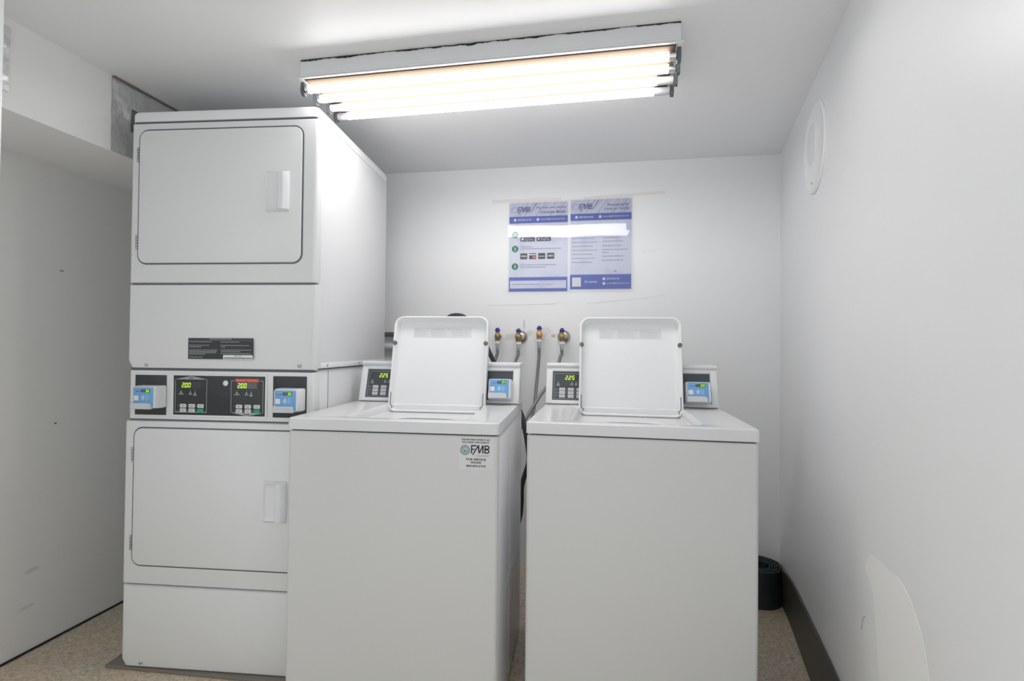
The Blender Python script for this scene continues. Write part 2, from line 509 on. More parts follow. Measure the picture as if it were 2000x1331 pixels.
# rounded inner corner of back and right walls
# spackle patch on the right wall (d = along the wall, away from the camera)
RD = Vector((math.sin(0.1635), math.cos(0.1635), 0))
RN = Vector((-RD.y, RD.x, 0))               # into the room
RO = Vector((RWX, WY, 0))
def rw(t, z, off=0.0):
    p = RO + RD * t + RN * off
    return (p.x, p.y, z)
out_patch = [(-1.3001, .6179), (-1.318, .648), (-1.345, .668), (-1.3819, .672), (-1.43, .676), (-1.4728, .6756), (-1.51, .682), (-1.5436, .6787), (-1.57, .67), (-1.5942, .6565),
             (-1.6292, .6258), (-1.6555, .5843), (-1.668, .53), (-1.675, .42), (-1.66, .34), (-1.56, .28), (-1.46, .27), (-1.415, .32), (-1.4024, .4037), (-1.3818, .4861), (-1.357, .5806)]
bm = bmesh.new()
loft(bm, [[rw(t, z, 0.0) for t, z in out_patch], [rw(-1.48 + (t + 1.48) * 0.998, 0.48 + (z - 0.48) * 0.998, 0.0003) for t, z in out_patch]])
obj('spackle_patch', bm, M_PATCH, wr, smooth=False)
obj('scratch_mark', tube(bmesh.new(), catmull([rw(-1.302, 0.498, 0.0004), rw(-1.288, 0.492, 0.0004), rw(-1.279, 0.472, 0.0004), rw(-1.272, 0.452, 0.0004)], 4), 0.0007, 6), M_INKGREY, wr)

# ------------------------------------------------------------------ fluorescent fixture
fx = thing('fluorescent_fixture', 'long white four-tube fluorescent light mounted on the ceiling', 'light', (-0.9974, 1.5723, H), -0.0155)
L = 1.2204
bm = bmesh.new()
prof = [(0.0, -0.0005), (0.0, -0.047), (-0.003, -0.05), (-0.003, -0.056), (0.003, -0.06), (0.267, -0.06), (0.273, -0.056), (0.273, -0.05), (0.27, -0.047), (0.27, -0.0005)]
loft(bm, [[(0, v, z) for v, z in prof], [(L, v, z) for v, z in prof]])
hs = obj('housing', bm, M_FIX, fx, angle=25)
bm = bmesh.new()
box(bm, -0.008, L + 0.008, -0.006, 0.276, -0.0635, -0.0585, 0.002)
obj('rim', bm, M_FIX, hs)
# warm reflector pan, colour darkened against tube glare: ridged sheet under the housing
bm = bmesh.new()
rp = [(0.004, -0.0635), (0.004, -0.066)]
for c in (0.030, 0.100, 0.171, 0.240):
    rp += [(c - 0.024, -0.067), (c - 0.016, -0.0665), (c + 0.016, -0.0665), (c + 0.024, -0.067), (c + 0.035, -0.072)]
rp = rp[:-1] + [(0.266, -0.066), (0.266, -0.0635)]
loft(bm, [[(0.012, v, z) for v, z in rp], [(L - 0.012, v, z) for v, z in rp]])
obj('reflector_pan', bm, M_FIXPAN, fx, smooth=False)
# jagged dark crack between housing and ceiling
bm = bmesh.new()
n = 150
top, bot = [], []
for i in range(n + 1):
    x = L * i / n
    th = 0.0035 + 0.002 * math.sin(i * 0.37) * math.sin(i * 0.11) + random.uniform(-0.0014, 0.0016)
    if i < 26: th += 0.002
    wob = 0.003 * max(0, math.sin((i - 45) * 0.06)) * (0.5 + 0.5 * math.sin(i * 0.9)) if 40 < i < 100 else 0
    top.append((x, -0.0015, -0.0002 - wob * 0.6))
    bot.append((x, -0.0015, -0.0002 - wob - max(th, 0.0012)))
loft(bm, [top, bot], False, False, closed=False)
bm2 = [[(x, y + 0.004, z) for x, y, z in r] for r in (top, bot)]
obj('ceiling_crack', bm, M_DARK, fx, smooth=False)
for i, (c, dl, dr, x0, x1) in enumerate(((0.030, 0.013, 0.022, 0.000, 1.212), (0.100, 0.014, 0.022, 0.003, 1.218), (0.171, 0.042, 0.052, 0.012, 1.220), (0.240, 0.040, 0.052, 0.002, 1.216))):
    zc, r = -0.0845, 0.0129
    t = obj('fluorescent_tube', lathe(bmesh.new(), [(r, x0 + dl), (r, x1 - dr)], 20, 'X', (0, c, zc)), M_TUBE, fx)
    for a, b in ((x0, x0 + dl), (x1 - dr, x1)):
        s = 1 if a < 0.5 else -1
        pr = [(r * 0.9, a), (r * 1.01, a + 0.002), (r * 1.01, b - 0.001), (r * 0.99, b)] if s > 0 else [(r * 0.99, a), (r * 1.01, a + 0.001), (r * 1.01, b - 0.002), (r * 0.9, b)]
        obj('tube_end', lathe(bmesh.new(), pr, 20, 'X', (0, c, zc)), M_GLASSEND if i > 1 else M_CHROME, t)
    for a, s in ((x0 - 0.012, -1), (x1 + 0.001, 1)):
        bm = bmesh.new()
        ring = [(c - 0.011, -0.0635), (c - 0.013, -0.08), (c - 0.014, -0.092), (c - 0.009, -0.103), (c, -0.1065), (c + 0.009, -0.103), (c + 0.014, -0.092), (c + 0.013, -0.08), (c + 0.011, -0.0635)]
        loft(bm, [[(a, v, z) for v, z in ring], [(a + 0.011, v, z) for v, z in ring]])
        obj('lampholder', bm, M_HOLDER, fx, angle=30)

# ------------------------------------------------------------------ card readers
def card_reader(parent, loc, rot, num):
    W2, H2, D = 0.046, 0.039, 0.046
    bm = bmesh.new()
    rings = []
    for ins, y, r in ((0.0, 0.0, 0.006), (0.0, -D * 0.55, 0.006), (0.002, -D * 0.85, 0.007), (0.005, -D, 0.006)):
        rings.append([(x, y, z) for x, z in rr(-W2 + ins, W2 - ins, -H2 + ins * 0.6, H2 - ins * 0.6, r, 4)])
    loft(bm, rings)
    h = obj('card_reader', bm, M_PLASTIC, parent, loc, rot, angle=40)
    h['label'] = 'white payment card reader with pale blue face showing ' + num
    yf = -D - 0.0012
    obj('faceplate', plate(-0.038, 0.036, -0.034, 0.034, 0.003, yf, -D + 0.002, 0.0006), M_BLUE, h)
    y1 = yf - 0.0004
    bm = bmesh.new(); rect(bm, -0.010, 0.006, 0.017, 0.028, y1)
    obj('display_blank', bm, M_WINDOW, h, smooth=False)
    bm = bmesh.new(); rect(bm, 0.006, 0.024, 0.016, 0.029, y1)
    obj('display', bm, M_LEDBG, h, smooth=False)
    obj('lit_digits', digits(num, 0.0078, 0.0180, 0.0055, 0.009, y1 - 0.0004), M_LEDG, h, smooth=False)
    bm = bmesh.new()
    for cx in (-0.024, -0.016):
        disc(bm, cx, 0.0205, 0.0019, y1, 10)
    obj('indicator_dot', bm, M_INK, h, smooth=False)
    bm = bmesh.new(); rect(bm, -0.035, -0.018, -0.011, 0.006, y1)
    obj('blank_square', bm, M_PAPER, h, smooth=False)
    bm = bmesh.new()      # hand-and-card tap symbol
    poly([(-0.009, -0.002), (-0.004, 0.006), (0.002, 0.008), (0.004, 0.004), (0.004, -0.006), (0.0, -0.010), (-0.005, -0.008)], y1, 0, bm)
    for k in range(3):
        rr0 = 0.006 + k * 0.0042
        pts = [(0.004 + rr0 * math.cos(a), -0.001 + rr0 * math.sin(a)) for a in [(-0.9 + 1.8 * q / 6) for q in range(7)]]
        pin = [(0.004 + (rr0 - 0.0017) * math.cos(a), -0.001 + (rr0 - 0.0017) * math.sin(a)) for a in [(-0.9 + 1.8 * q / 6) for q in range(7)]]
        poly(pts + pin[::-1], y1, 0, bm)
    obj('tap_symbol', bm, M_PALEBLUE, h, smooth=False)
    # card guide lip along the lower edge
    bm = bmesh.new()
    gl = [(-0.041, -0.040), (0.030, -0.040), (0.031, -0.030), (0.028, -0.022), (0.022, -0.019), (-0.041, -0.019)]
    loft(bm, [[(x, -D + 0.004, z) for x, z in gl], [(x, -D - 0.010, z) for x, z in gl],
              [(-0.005 + (x + 0.005) * 0.96, -D - 0.012, -0.03 + (z + 0.03) * 0.88) for x, z in gl]])
    obj('card_guide', bm, M_GREYPL, h, angle=40)
    return h

# ------------------------------------------------------------------ stacked dryer
dr = thing('stacked_dryer', 'tall white stacked double dryer beside the left wall', 'dryer', (-1.6508, 1.5734, 0), 0.0808)
DW, DD = 0.69, 0.72
obj('upper_body', rbox(0.002, 0.686, 0.028, DD, 1.070, 1.945, 0.004), M_ENAMEL_S, dr)
obj('lower_body', rbox(0.004, 0.681, 0.028, DD, 0.024, 1.0695, 0.004), M_ENAMEL_S, dr)
def round_panel(u0, u1, v0, v1, z0, z1, r, prof=None):
    """front panel with rounded vertical and horizontal front edges"""
    bm = bmesh.new()
    rings = []
    for ins, v in ((0, v1), (0, v0 + r), (r * 0.12, v0 + r * 0.5), (r * 0.42, v0 + r * 0.14), (r, v0)):
        rings.append([(x, v, z) for x, z in rr(u0 + ins, u1 - ins, z0 + ins * 0.6, z1 - ins * 0.6, 0.003, 2)])
    return loft(bm, rings)
# top cap
bm = bmesh.new()
rings = []
for ins, z, rad in ((0, 1.9425, 0.018), (0, 1.968, 0.018), (0.003, 1.9765, 0.018), (0.009, 1.9805, 0.016), (0.018, 1.982, 0.012)):
    rings.append([(x, v, z) for x, v in rr(-0.002 + ins, 0.688 - ins, 0.0 + ins, DD + 0.002 - ins, rad, 5)])
loft(bm, rings)
obj('top_cap', bm, M_ENAMEL, dr)
bm = bmesh.new(); box(bm, 0.006, 0.682, 0.006, 0.05, 1.936, 1.944)
obj('top_gap', bm, M_GASKET, dr, smooth=False)
obj('upper_front_panel', round_panel(-0.003, 0.690, 0, 0.03, 1.3675, 1.9385, 0.014), M_ENAMEL_F, dr)
# middle panel with tapered foot
bm = bmesh.new()
rings = []
for ins, v in ((0, 0.03), (0, 0.014), (0.0017, 0.007), (0.006, 0.002), (0.014, 0.0)):
    u0, u1, z0, z1 = -0.003 + ins, 0.692 - ins, 1.066, 1.3635 - ins * 0.6
    vv = max(v, 0.0)
    rings.append([(u0 + 0.010, max(vv, 0.012), z0), (u1 - 0.008, max(vv, 0.012), z0), (u1, vv, z0 + 0.026), (u1, vv, z1), (u0, vv, z1), (u0, vv, z0 + 0.026)])
loft(bm, rings)
obj('middle_panel', bm, M_ENAMEL_F, dr)
obj('lower_front_panel', round_panel(-0.005, 0.688, -0.002, 0.03, 0.3085, 0.8815, 0.012), M_ENAMEL_F, dr)
bm = bmesh.new()
rings = []
for ins, v in ((0, 0.03), (0, 0.010), (0.0017, 0.003), (0.006, -0.001), (0.012, -0.002)):
    u0, u1, z0, z1 = -0.003 + ins, 0.688 - ins, 0.016, 0.3050 - ins * 0.6
    rings.append([(u0 + 0.006, max(v, 0.012), z0), (u1 - 0.006, max(v, 0.012), z0), (u1, v, z0 + 0.030), (u1, v, z1), (u0, v, z1), (u0, v, z0 + 0.030)])
loft(bm, rings)
obj('kick_panel', bm, M_ENAMEL_F, dr)
for z0, z1 in ((1.3630, 1.3680), (0.3045, 0.3090), (0.880, 0.886), (1.060, 1.068)):
    obj('panel_gap', rbox(0.004, 0.682, 0.010, 0.03, z0, z1), M_GASKET, dr, smooth=False)

def handle_mesh():
    bm = bmesh.new()
    nx, nz = 30, 22
    W_, H_ = 0.082, 0.141
    def sm(a, b, x):
        t = min(max((x - a) / (b - a), 0), 1)
        return t * t * (3 - 2 * t)
    V = []
    for j in range(nz + 1):
        t = j / nz
        row = []
        for i in range(nx + 1):
            s = i / nx
            bul = 1 - (2 * t - 1) ** 2
            x = s * W_ + (0.003 * bul * (s - 0.5) * 2)
            edge = sm(0, 0.06, s) * sm(0, 0.035, t) * sm(0, 0.035, 1 - t)
            rim = 0.007 * sm(0, 0.03, s) * sm(0, 0.03, 1 - s) * sm(0, 0.02, t) * sm(0, 0.02, 1 - t)
            inside = sm(0.05, 0.12, s) * sm(0.05, 0.12, t) * sm(0.05, 0.12, 1 - t) * (1 - sm(0.54, 0.60, s))
            grip = sm(0.54, 0.62, s) * (1 - 0.75 * sm(0.80, 1.0, s)) * sm(0, 0.05, t) * sm(0, 0.05, 1 - t)
            hgt = 0.001 + rim + 0.014 * grip - inside * (rim - 0.001 * (1 - s))
            row.append(bm.verts.new((x, -hgt, t * H_)))
        V.append(row)
    for j in range(nz):
        for i in range(nx):
            bm.faces.new((V[j][i], V[j][i + 1], V[j + 1][i + 1], V[j + 1][i]))
    ring = [V[0][i] for i in range(nx + 1)] + [V[j][nx] for j in range(1, nz + 1)] + [V[nz][i] for i in range(nx - 1, -1, -1)] + [V[j][0] for j in range(nz - 1, 0, -1)]
    back = [bm.verts.new((v.co.x, 0.003, v.co.z)) for v in ring]
    for i in range(len(ring)):
        j = (i + 1) % len(ring)
        bm.faces.new((ring[i], back[i], back[j], ring[j]))
    return bm

def hinge_mesh(h=0.052):
    bm = bmesh.new()
    k = 5
    for i in range(k):
        z0 = h * i / k
        lathe(bm, [(0.003, z0 + 0.0006), (0.0042, z0 + 0.0012), (0.0042, z0 + h / k - 0.0012), (0.003, z0 + h / k - 0.0006)], 10, 'Z', (0, -0.003, 0))
    box(bm, -0.006, 0.006, -0.002, 0.001, 0.001, h - 0.001)
    return bm

for (z0, z1, hz, hg, hu) in ((1.4375, 1.9080, 1.6115, (1.797, 1.487), 0.5105), (0.3775, 0.8560, 0.5460, (0.737, 0.428), 0.5175)):
    d = obj('door', plate(0.0345, 0.6345, z0, z1, 0.030, -0.007, 0.02, 0.004, 8), M_ENAMEL_F, dr)
    obj('gasket', frame(0.0300, 0.6390, z0 - 0.0045, z1 + 0.0045, 0.0345, 0.006, -0.0026, 0.010, k=8), M_GASKET, d)
    obj('handle', handle_mesh(), M_PLASTIC, d, (hu, -0.007, hz), angle=60)
    for z in hg:
        obj('hinge', hinge_mesh(), M_STEEL, d, (0.0295, -0.002, z))

# control fascia
fa = obj('control_fascia', round_panel(0.001, 0.683, 0.008, 0.05, 0.8855, 1.0600, 0.008), M_ENAMEL_F, dr)
obj('reader_backplate', plate(0.0245, 0.1425, 0.902, 1.0425, 0.002, 0.0065, 0.02, 0.0006), M_BLACK, fa)
obj('reader_backplate', plate(0.5365, 0.6575, 0.902, 1.0450, 0.002, 0.0065, 0.02, 0.0006), M_BLACK, fa)
obj('control_frame', frame(0.1650, 0.5160, 0.8985, 1.0490, 0.004, 0.0062, 0.0035, 0.012), M_ENAMEL_F, fa)
obj('control_overlay', plate(0.1705, 0.5100, 0.9035, 1.0435, 0.002, 0.0062, 0.012, 0.0004), M_BLACK, fa)
Y0 = 0.0058
def console_side(u0, roof):
    """one of the two control areas, 0.118 wide, drawn on the overlay"""
    u1 = u0 + 0.1185
    zt, zb = (1.029, 0.914) if roof else (1.028, 0.9165)
    bm = bmesh.new()
    lw = 0.0019
    rect(bm, u0, u0 + lw, zb, zt, Y0); rect(bm, u1 - lw, u1, zb, zt, Y0)
    if roof:
        rect(bm, u0, u1, zb - lw / 2, zb + lw, Y0)
        poly([(u0, zt), (u1, zt), (u1 - 0.010, zt + 0.0025), ((u0 + u1) / 2 + 0.004, zt + 0.0115), ((u0 + u1) / 2 - 0.004, zt + 0.0115), (u0 + 0.010, zt + 0.0025)], Y0, 0, bm)
    else:
        rect(bm, u0, u0 + 0.014, zt - lw, zt, Y0); rect(bm, u1 - 0.014, u1, zt - lw, zt, Y0)
        poly([(u0, zb), (u0 + 0.010, zb - 0.0025), ((u0 + u1) / 2 - 0.004, zb - 0.0115), ((u0 + u1) / 2 + 0.004, zb - 0.0115), (u1 - 0.010, zb - 0.0025), (u1, zb)], Y0, 0, bm)
    obj('outline_print', bm, M_DIMINK, fa, smooth=False)
    c = (u0 + u1) / 2
    if roof:
        text('UPPER', fa, c, zt + 0.0025, M_INK, Y0 - 0.0003, h=0.0045, align='C', bold=0.02)
    else:
        text('LOWER', fa, c, zb - 0.0085, M_INK, Y0 - 0.0003, h=0.0045, align='C', bold=0.02)
        bm = bmesh.new(); rect(bm, u0 + 0.0165, u0 + 0.1015, zt - 0.006, zt + 0.0065, Y0 - 0.0002)
        obj('name_sign', bm, M_RED, fa, smooth=False)
        text('Speed Queen', fa, u0 + 0.059, zt - 0.0042, M_REDTXT, Y0 - 0.0006, wd=0.080, h=0.0095, align='C', bold=0.025)
    zd = zt - 0.0095 if roof else zt - 0.0075
    bm = bmesh.new(); rect(bm, u0 + 0.022, u0 + 0.096, zd - 0.0205, zd, Y0 - 0.0001)
    obj('display', bm, M_WINDOWD if roof else M_WINDOW, fa, smooth=False)
    obj('lit_digits', digits('2.00', u0 + 0.0245, zd - 0.0185, 0.0088, 0.0162, Y0 - 0.0005, 0.32), M_LED, fa, smooth=False)
    zi = zd - 0.030
    for ux, ww in ((0.022, 0.020), (0.057, 0.014), (0.074, 0.011)):
        bm = bmesh.new()
        disc(bm, u0 + ux, zi + 0.003, 0.0013, Y0, 8)
        poly([(u0 + ux - ww * 0.2, zi - 0.009), (u0 + ux + ww * 0.25, zi - 0.009), (u0 + ux + ww * 0.1, zi - 0.002), (u0 + ux - ww * 0.1, zi - 0.002)], Y0, 0, bm)
        rect(bm, u0 + ux - ww / 2, u0 + ux + ww / 2, zi - 0.0135, zi - 0.0105, Y0)
        if ww < 0.012: rect(bm, u0 + ux - ww / 2, u0 + ux + ww / 2, zi - 0.0175, zi - 0.0145, Y0)
        obj('indicator_print', bm, M_DIMINK, fa, smooth=False)
    for r_ in range(2):
        for c_ in range(3):
            bx, bz = u0 + 0.0195 + 0.0325 * c_, (0.9365 if roof else 0.9375) - 0.0158 * r_
            gr = (r_ == 1 and c_ == 2)
            b = obj('button', plate(bx, bx + 0.0225, bz - 0.0065, bz + 0.0065, 0.0015, Y0 - 0.0012, Y0 + 0.001, 0.0004, 3), M_GREENBTN if gr else M_BUTTON, fa)
            bm = bmesh.new()
            disc(bm, bx - 0.006, bz, 0.0016, Y0, 8)
            if not gr:
                rect(bm, bx + 0.004, bx + 0.0185, bz + 0.0004, bz + 0.0022, Y0 - 0.0016)
                rect(bm, bx + 0.006, bx + 0.0165, bz - 0.0030, bz - 0.0012, Y0 - 0.0016)
            obj('button_print', bm, M_INKGREY, fa, smooth=False)
console_side(0.1765, True)
console_side(0.3835, False)
# key lock
kl = obj('key_lock', lathe(bmesh.new(), [(0.0105, 0.007), (0.0105, 0.001), (0.0085, -0.001), (0.0060, -0.0012), (0.0058, 0.0005), (0.0030, 0.0005), (0.0025, -0.0015), (0.0004, -0.002)], 24, 'Y', (0.3662, 0, 1.0180)), M_CHROME, fa)
card_reader(dr, (0.0965, 0.0065, 0.9680), (0, 0, 0), '36')
card_reader(dr, (0.6075, 0.0065, 0.9660), (0, 0, 0), '35')
# instruction sticker
st = obj('instruction_sticker', plate(0.2270, 0.4655, 1.1015, 1.1745, 0.0005, -0.0006, 0.001), M_BLACK, dr)
st['label'] = 'black instruction sticker with small white print'
text('OPERATING INSTRUCTIONS', st, 0.3465, 1.1690, M_DIMINK, -0.0009, h=0.0045, wd=0.082, align='C', bold=0.02)
bm = bmesh.new()
rect(bm, 0.2275, 0.4650, 1.1665, 1.1672, -0.0009)
def line(bm, x0, x1, z, h, y):
    x = x0
    while x < x1:
        w_ = random.uniform(0.004, 0.012)
        rect(bm, x, min(x + w_, x1), z, z + h, y)
        x += w_ + h * 0.45
for x0, x1, z in ((.231, .314, 1.1605), (.231, .306, 1.1485), (.231, .277, 1.1430), (.231, .335, 1.1318), (.231, .334, 1.1270), (.231, .331, 1.1222), (.231, .292, 1.1175), (.231, .282, 1.1070),
                  (.347, .415, 1.1605), (.347, .452, 1.1485), (.350, .364, 1.1430), (.347, .460, 1.1325), (.350, .420, 1.1270), (.347, .458, 1.1205)):
    line(bm, x0, x1, z, 0.0021, -0.0009)
obj('small_print', bm, M_DIMINK, st, smooth=False)
bm = bmesh.new(); rect(bm, 0.357, 0.4650, 1.1020, 1.1165, -0.0009)
obj('notice_box', bm, M_PAPER, st, smooth=False)
text('IMPORTANT', st, 0.412, 1.1108, M_INK, -0.0012, h=0.0036, align='C')
bm = bmesh.new(); line(bm, 0.361, 0.461, 1.1045, 0.0028, -0.0012)
obj('small_print', bm, M_INK, st, smooth=False)
# screws
for u, z, v in ((0.0653, 1.0785, 0.004), (0.6300, 1.0800, 0.004), (0.0680, 0.0330, 0.001)):
    obj('screw', lathe(bmesh.new(), [(0.0055, 0.004), (0.0052, 0.0), (0.0030, -0.0015), (0.0004, -0.0018)], 12, 'Y', (u, v, z)), M_STEEL, dr)
# right-hand side: seams, bottom flange, screws, embossed panel
bm = bmesh.new()
box(bm, 0.6855, 0.6875, 0.05, DD, 1.0720, 1.0910, 0.0008)
obj('side_flange', bm, M_ENAMEL, dr)
bm = bmesh.new()
box(bm, 0.680, 0.6865, 0.03, DD, 1.0665, 1.0695)
box(bm, 0.6805, 0.6818, 0.118, 0.1205, 0.03, 1.062)
obj('side_seam', bm, M_GASKET, dr, smooth=False)
for v in (0.10, 0.40):
    obj('side_screw', lathe(bmesh.new(), [(0.005, 0.686), (0.0045, 0.6885), (0.0004, 0.689)], 12, 'X', (0, v, 1.081)), M_STEEL, dr)

# board under the dryer
bm = bmesh.new()
box(bm, -0.085, 0.72, 0.012, 0.74, 0.0, 0.011, 0.001)
pad = obj('floor_board', bm, M_PAD, None, (-1.642, 1.572, 0.0), (0, 0, 0.045))
tag(pad, 'thin grey-brown board lying on the floor under the stacked dryer', 'board')
for u in (0.05, 0.62):
    for v in (0.08, 0.66):
        obj('levelling_foot', lathe(bmesh.new(), [(0.018, 0.011), (0.018, 0.018), (0.008, 0.019), (0.008, 0.03)], 12, 'Z', (u, v, 0)), M_RUBBER, dr)

# ------------------------------------------------------------------ washing machines
def fmb_logo(parent, x, z, s, m, y):
    """FMB letters, height s: F with the leg of the M sweeping below it"""
    bm = bmesh.new()
    t = 0.17 * s
    def q(*p): poly([(x + a * s, z + b * s) for a, b in p], y, 0, bm)
    q((0, -0.12), (0.16, 0.06), (0.16, 1.0), (0, 1.0))
    q((0.16, 0.84), (0.66, 0.84), (0.76, 1.0), (0.16, 1.0))
    q((0.16, 0.42), (0.42, 0.42), (0.52, 0.56), (0.16, 0.56))
    q((0.14, -0.22), (0.30, -0.22), (1.04, 1.0), (0.86, 1.0))
    q((0.86, 0.70), (0.92, 1.0), (1.04, 1.0), (1.10, 0.02), (0.96, 0.02))
    q((0.98, 0.02), (1.14, 0.02), (1.58, 1.0), (1.42, 1.0))
    q((1.42, 0.0), (1.58, 0.0), (1.58, 1.0), (1.42, 1.0))
    q((1.68, 0), (1.84, 0), (1.84, 1.0), (1.68, 1.0))
    for zc, r in ((0.74, 0.26), (0.27, 0.27)):
        n_ = 10
        o = [(2.06 + r * math.cos(a), zc + r * math.sin(a)) for a in [(-PI / 2 + PI * i / n_) for i in range(n_ + 1)]]
        i_ = [(2.06 + (r - 0.15) * math.cos(a), zc + (r - 0.15) * math.sin(a)) for a in [(-PI / 2 + PI * i / n_) for i in range(n_ + 1)]]
        for k in range(n_):
            q(o[k], o[k + 1], i_[k + 1], i_[k])
        q((1.84, zc - r), (2.06, zc - r), (2.06, zc - r + 0.15), (1.84, zc - r + 0.15))
        q((1.84, zc + r - 0.15), (2.06, zc + r - 0.15), (2.06, zc + r), (1.84, zc + r))
    return obj('logo_letters', bm, m, parent, smooth=False)

def washer(label, loc, yaw, lid_c, con_u, num, sticker):
    t = thing('washing_machine', label, 'washer', loc, yaw, 'top-loading washers')
    W, D, ZT = 0.6504, 0.6573, 0.9330
    # cabinet with rounded vertical front corners
    bm = bmesh.new()
    rings = []
    for ins, z in ((0.004, 0.018), (0, 0.022), (0, 0.889), (0.003, 0.893)):
        rings.append([(x, v, z) for x, v in rr(0.002 + ins, W - 0.002 - ins, 0.003 + ins, D - 0.004 - ins, (0.012, 0.012, 0.004, 0.004), 5)])
    loft(bm, rings)
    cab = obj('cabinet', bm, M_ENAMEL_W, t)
    bm = bmesh.new(); box(bm, 0.012, W - 0.012, 0.012, D - 0.012, 0.890, 0.899)
    obj('top_gap', bm, M_GASKET, t, smooth=False)
    # side panels (glossier, with pressed ribs)
    for s, x0, x1 in ((1, W - 0.0025, W - 0.0012), (-1, 0.0012, 0.0025)):
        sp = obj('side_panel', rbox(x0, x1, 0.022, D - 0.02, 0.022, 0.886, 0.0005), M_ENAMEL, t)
        bm = bmesh.new()
        for v in (0.270, 0.595):
            box(bm, W - 0.0014 if s > 0 else 0.0002, W - 0.0002 if s > 0 else 0.0014, v, v + 0.006, 0.05, 0.86, 0.0005)
        for z in (0.395, 0.372):
            box(bm, W - 0.0014 if s > 0 else 0.0002, W - 0.0004 if s > 0 else 0.0014, 0.16, 0.60, z, z + 0.004, 0.0004)
        obj('pressed_rib', bm, M_ENAMEL, sp)
    for u in (0.05, W - 0.05):
        for v in (0.05, D - 0.05):
            obj('levelling_foot', lathe(bmesh.new(), [(0.02, 0.0), (0.02, 0.008), (0.007, 0.01), (0.007, 0.022)], 14, 'Z', (u, v, 0)), M_RUBBER, t)
    # worktop with a recessed lid well and the tub opening
    bm = bmesh.new()
    def R(x0, x1, v0, v1, z, r): return [(x, v, z) for x, v in rr(x0, x1, v0, v1, r, 6)]
    lx0, lx1 = lid_c - 0.196, lid_c + 0.196
    rings = [R(0.004, W - 0.004, 0.004, D - 0.004, 0.897, 0.010), R(0, W, 0, D, 0.8985, 0.012), R(0, W, 0, D, 0.926, 0.012), R(0.001, W - 0.001, 0.001, D - 0.001, 0.9300, 0.012), R(0.004, W - 0.004, 0.004, D - 0.004, 0.9325, 0.010), R(0.008, W - 0.008, 0.008, D - 0.008, ZT, 0.008),
             R(lx0, lx1, 0.042, 0.452, ZT, 0.045), R(lx0 + 0.004, lx1 - 0.004, 0.046, 0.448, ZT - 0.0015, 0.043), R(lx0 + 0.008, lx1 - 0.008, 0.050, 0.444, ZT - 0.006, 0.040),
             R(lx0 + 0.011, lx1 - 0.011, 0.054, 0.441, 0.906, 0.037), R(lx0 + 0.015, lx1 - 0.015, 0.058, 0.437, 0.9025, 0.035),
             R(lid_c - 0.150, lid_c + 0.150, 0.075, 0.300, 0.9015, 0.10), R(lid_c - 0.146, lid_c + 0.146, 0.079, 0.296, 0.897, 0.098), R(lid_c - 0.146, lid_c + 0.146, 0.079, 0.296, 0.86, 0.098)]
    loft(bm, rings, True, False)
    bm.faces.ensure_lookup_table()
    obj('worktop', bm, M_ENAMEL_T, t)
    # tub below
    bm = bmesh.new()
    loft(bm, [R(lid_c - 0.148, lid_c + 0.148, 0.077, 0.298, 0.8965, 0.099), R(0.09, W - 0.09, 0.06, 0.52, 0.85, 0.2), R(0.09, W - 0.09, 0.06, 0.52, 0.60, 0.2)], False, True)
    obj('tub', bm, M_STEEL, t)
    # open lid: a shallow pan standing on its hinge and leaning back
    LW, LH = 0.376, 0.376
    tilt = math.atan2(0.078, 0.368)
    bm = bmesh.new()
    def LR(ix, ib, it, y, rb, rt):
        return [(x, y, z) for x, z in rr(-LW / 2 + ix, LW / 2 - ix, ib, LH - it, (rb, rb, rt, rt), 7)]
    rings = [LR(0.012, 0.012, 0.012, 0.038, 0.024, 0.028), LR(0.003, 0.003, 0.003, 0.036, 0.028, 0.034), LR(0, 0, 0, 0.030, 0.03, 0.036), LR(0, 0, 0, 0.004, 0.03, 0.036),
             LR(0.0015, 0.0015, 0.0015, 0.001, 0.029, 0.035), LR(0.004, 0.004, 0.004, 0.0, 0.027, 0.033), LR(0.0065, 0.007, 0.0062, 0.001, 0.025, 0.031),
             LR(0.008, 0.009, 0.0075, 0.004, 0.024, 0.030), LR(0.0105, 0.011, 0.0175, 0.026, 0.022, 0.026), LR(0.013, 0.014, 0.0215, 0.0290, 0.020, 0.023), LR(0.03, 0.03, 0.036, 0.0297, 0.016, 0.018)]
    loft(bm, rings)
    lid = obj('lid', bm, M_LID, t, (lid_c, 0.418, 0.9045), (-tilt, 0, 0), angle=50)
    for x in (-LW / 2 + 0.004, LW / 2 - 0.004):
        s = 1 if x < 0 else -1
        obj('bumper', lathe(bmesh.new(), [(0.0085, 0.006), (0.0085, -0.0015), (0.0070, -0.004), (0.0004, -0.0045)], 16, 'Y', (x + 0.004 * s, 0, 0.268)), M_BUMPER, lid)
        bm = bmesh.new()
        tube(bm, catmull([(x + 0.005 * s, 0.003, 0.075), (x + 0.0055 * s, 0.002, 0.05), (x + 0.006 * s, 0.002, 0.030), (x + 0.014 * s, 0.001, 0.022), (x + 0.011 * s, 0.001, 0.013)], 4), 0.0014, 8)
        obj('hinge_clip', bm, M_BUMPER, lid)
    x0, x1, z0, z1 = -0.117, 0.117, 0.298, 0.336
    lab = obj('warning_label', plate(x0, x1, z0, z1, 0.001, 0.0288, 0.0305), M_LIDLABEL, lid)
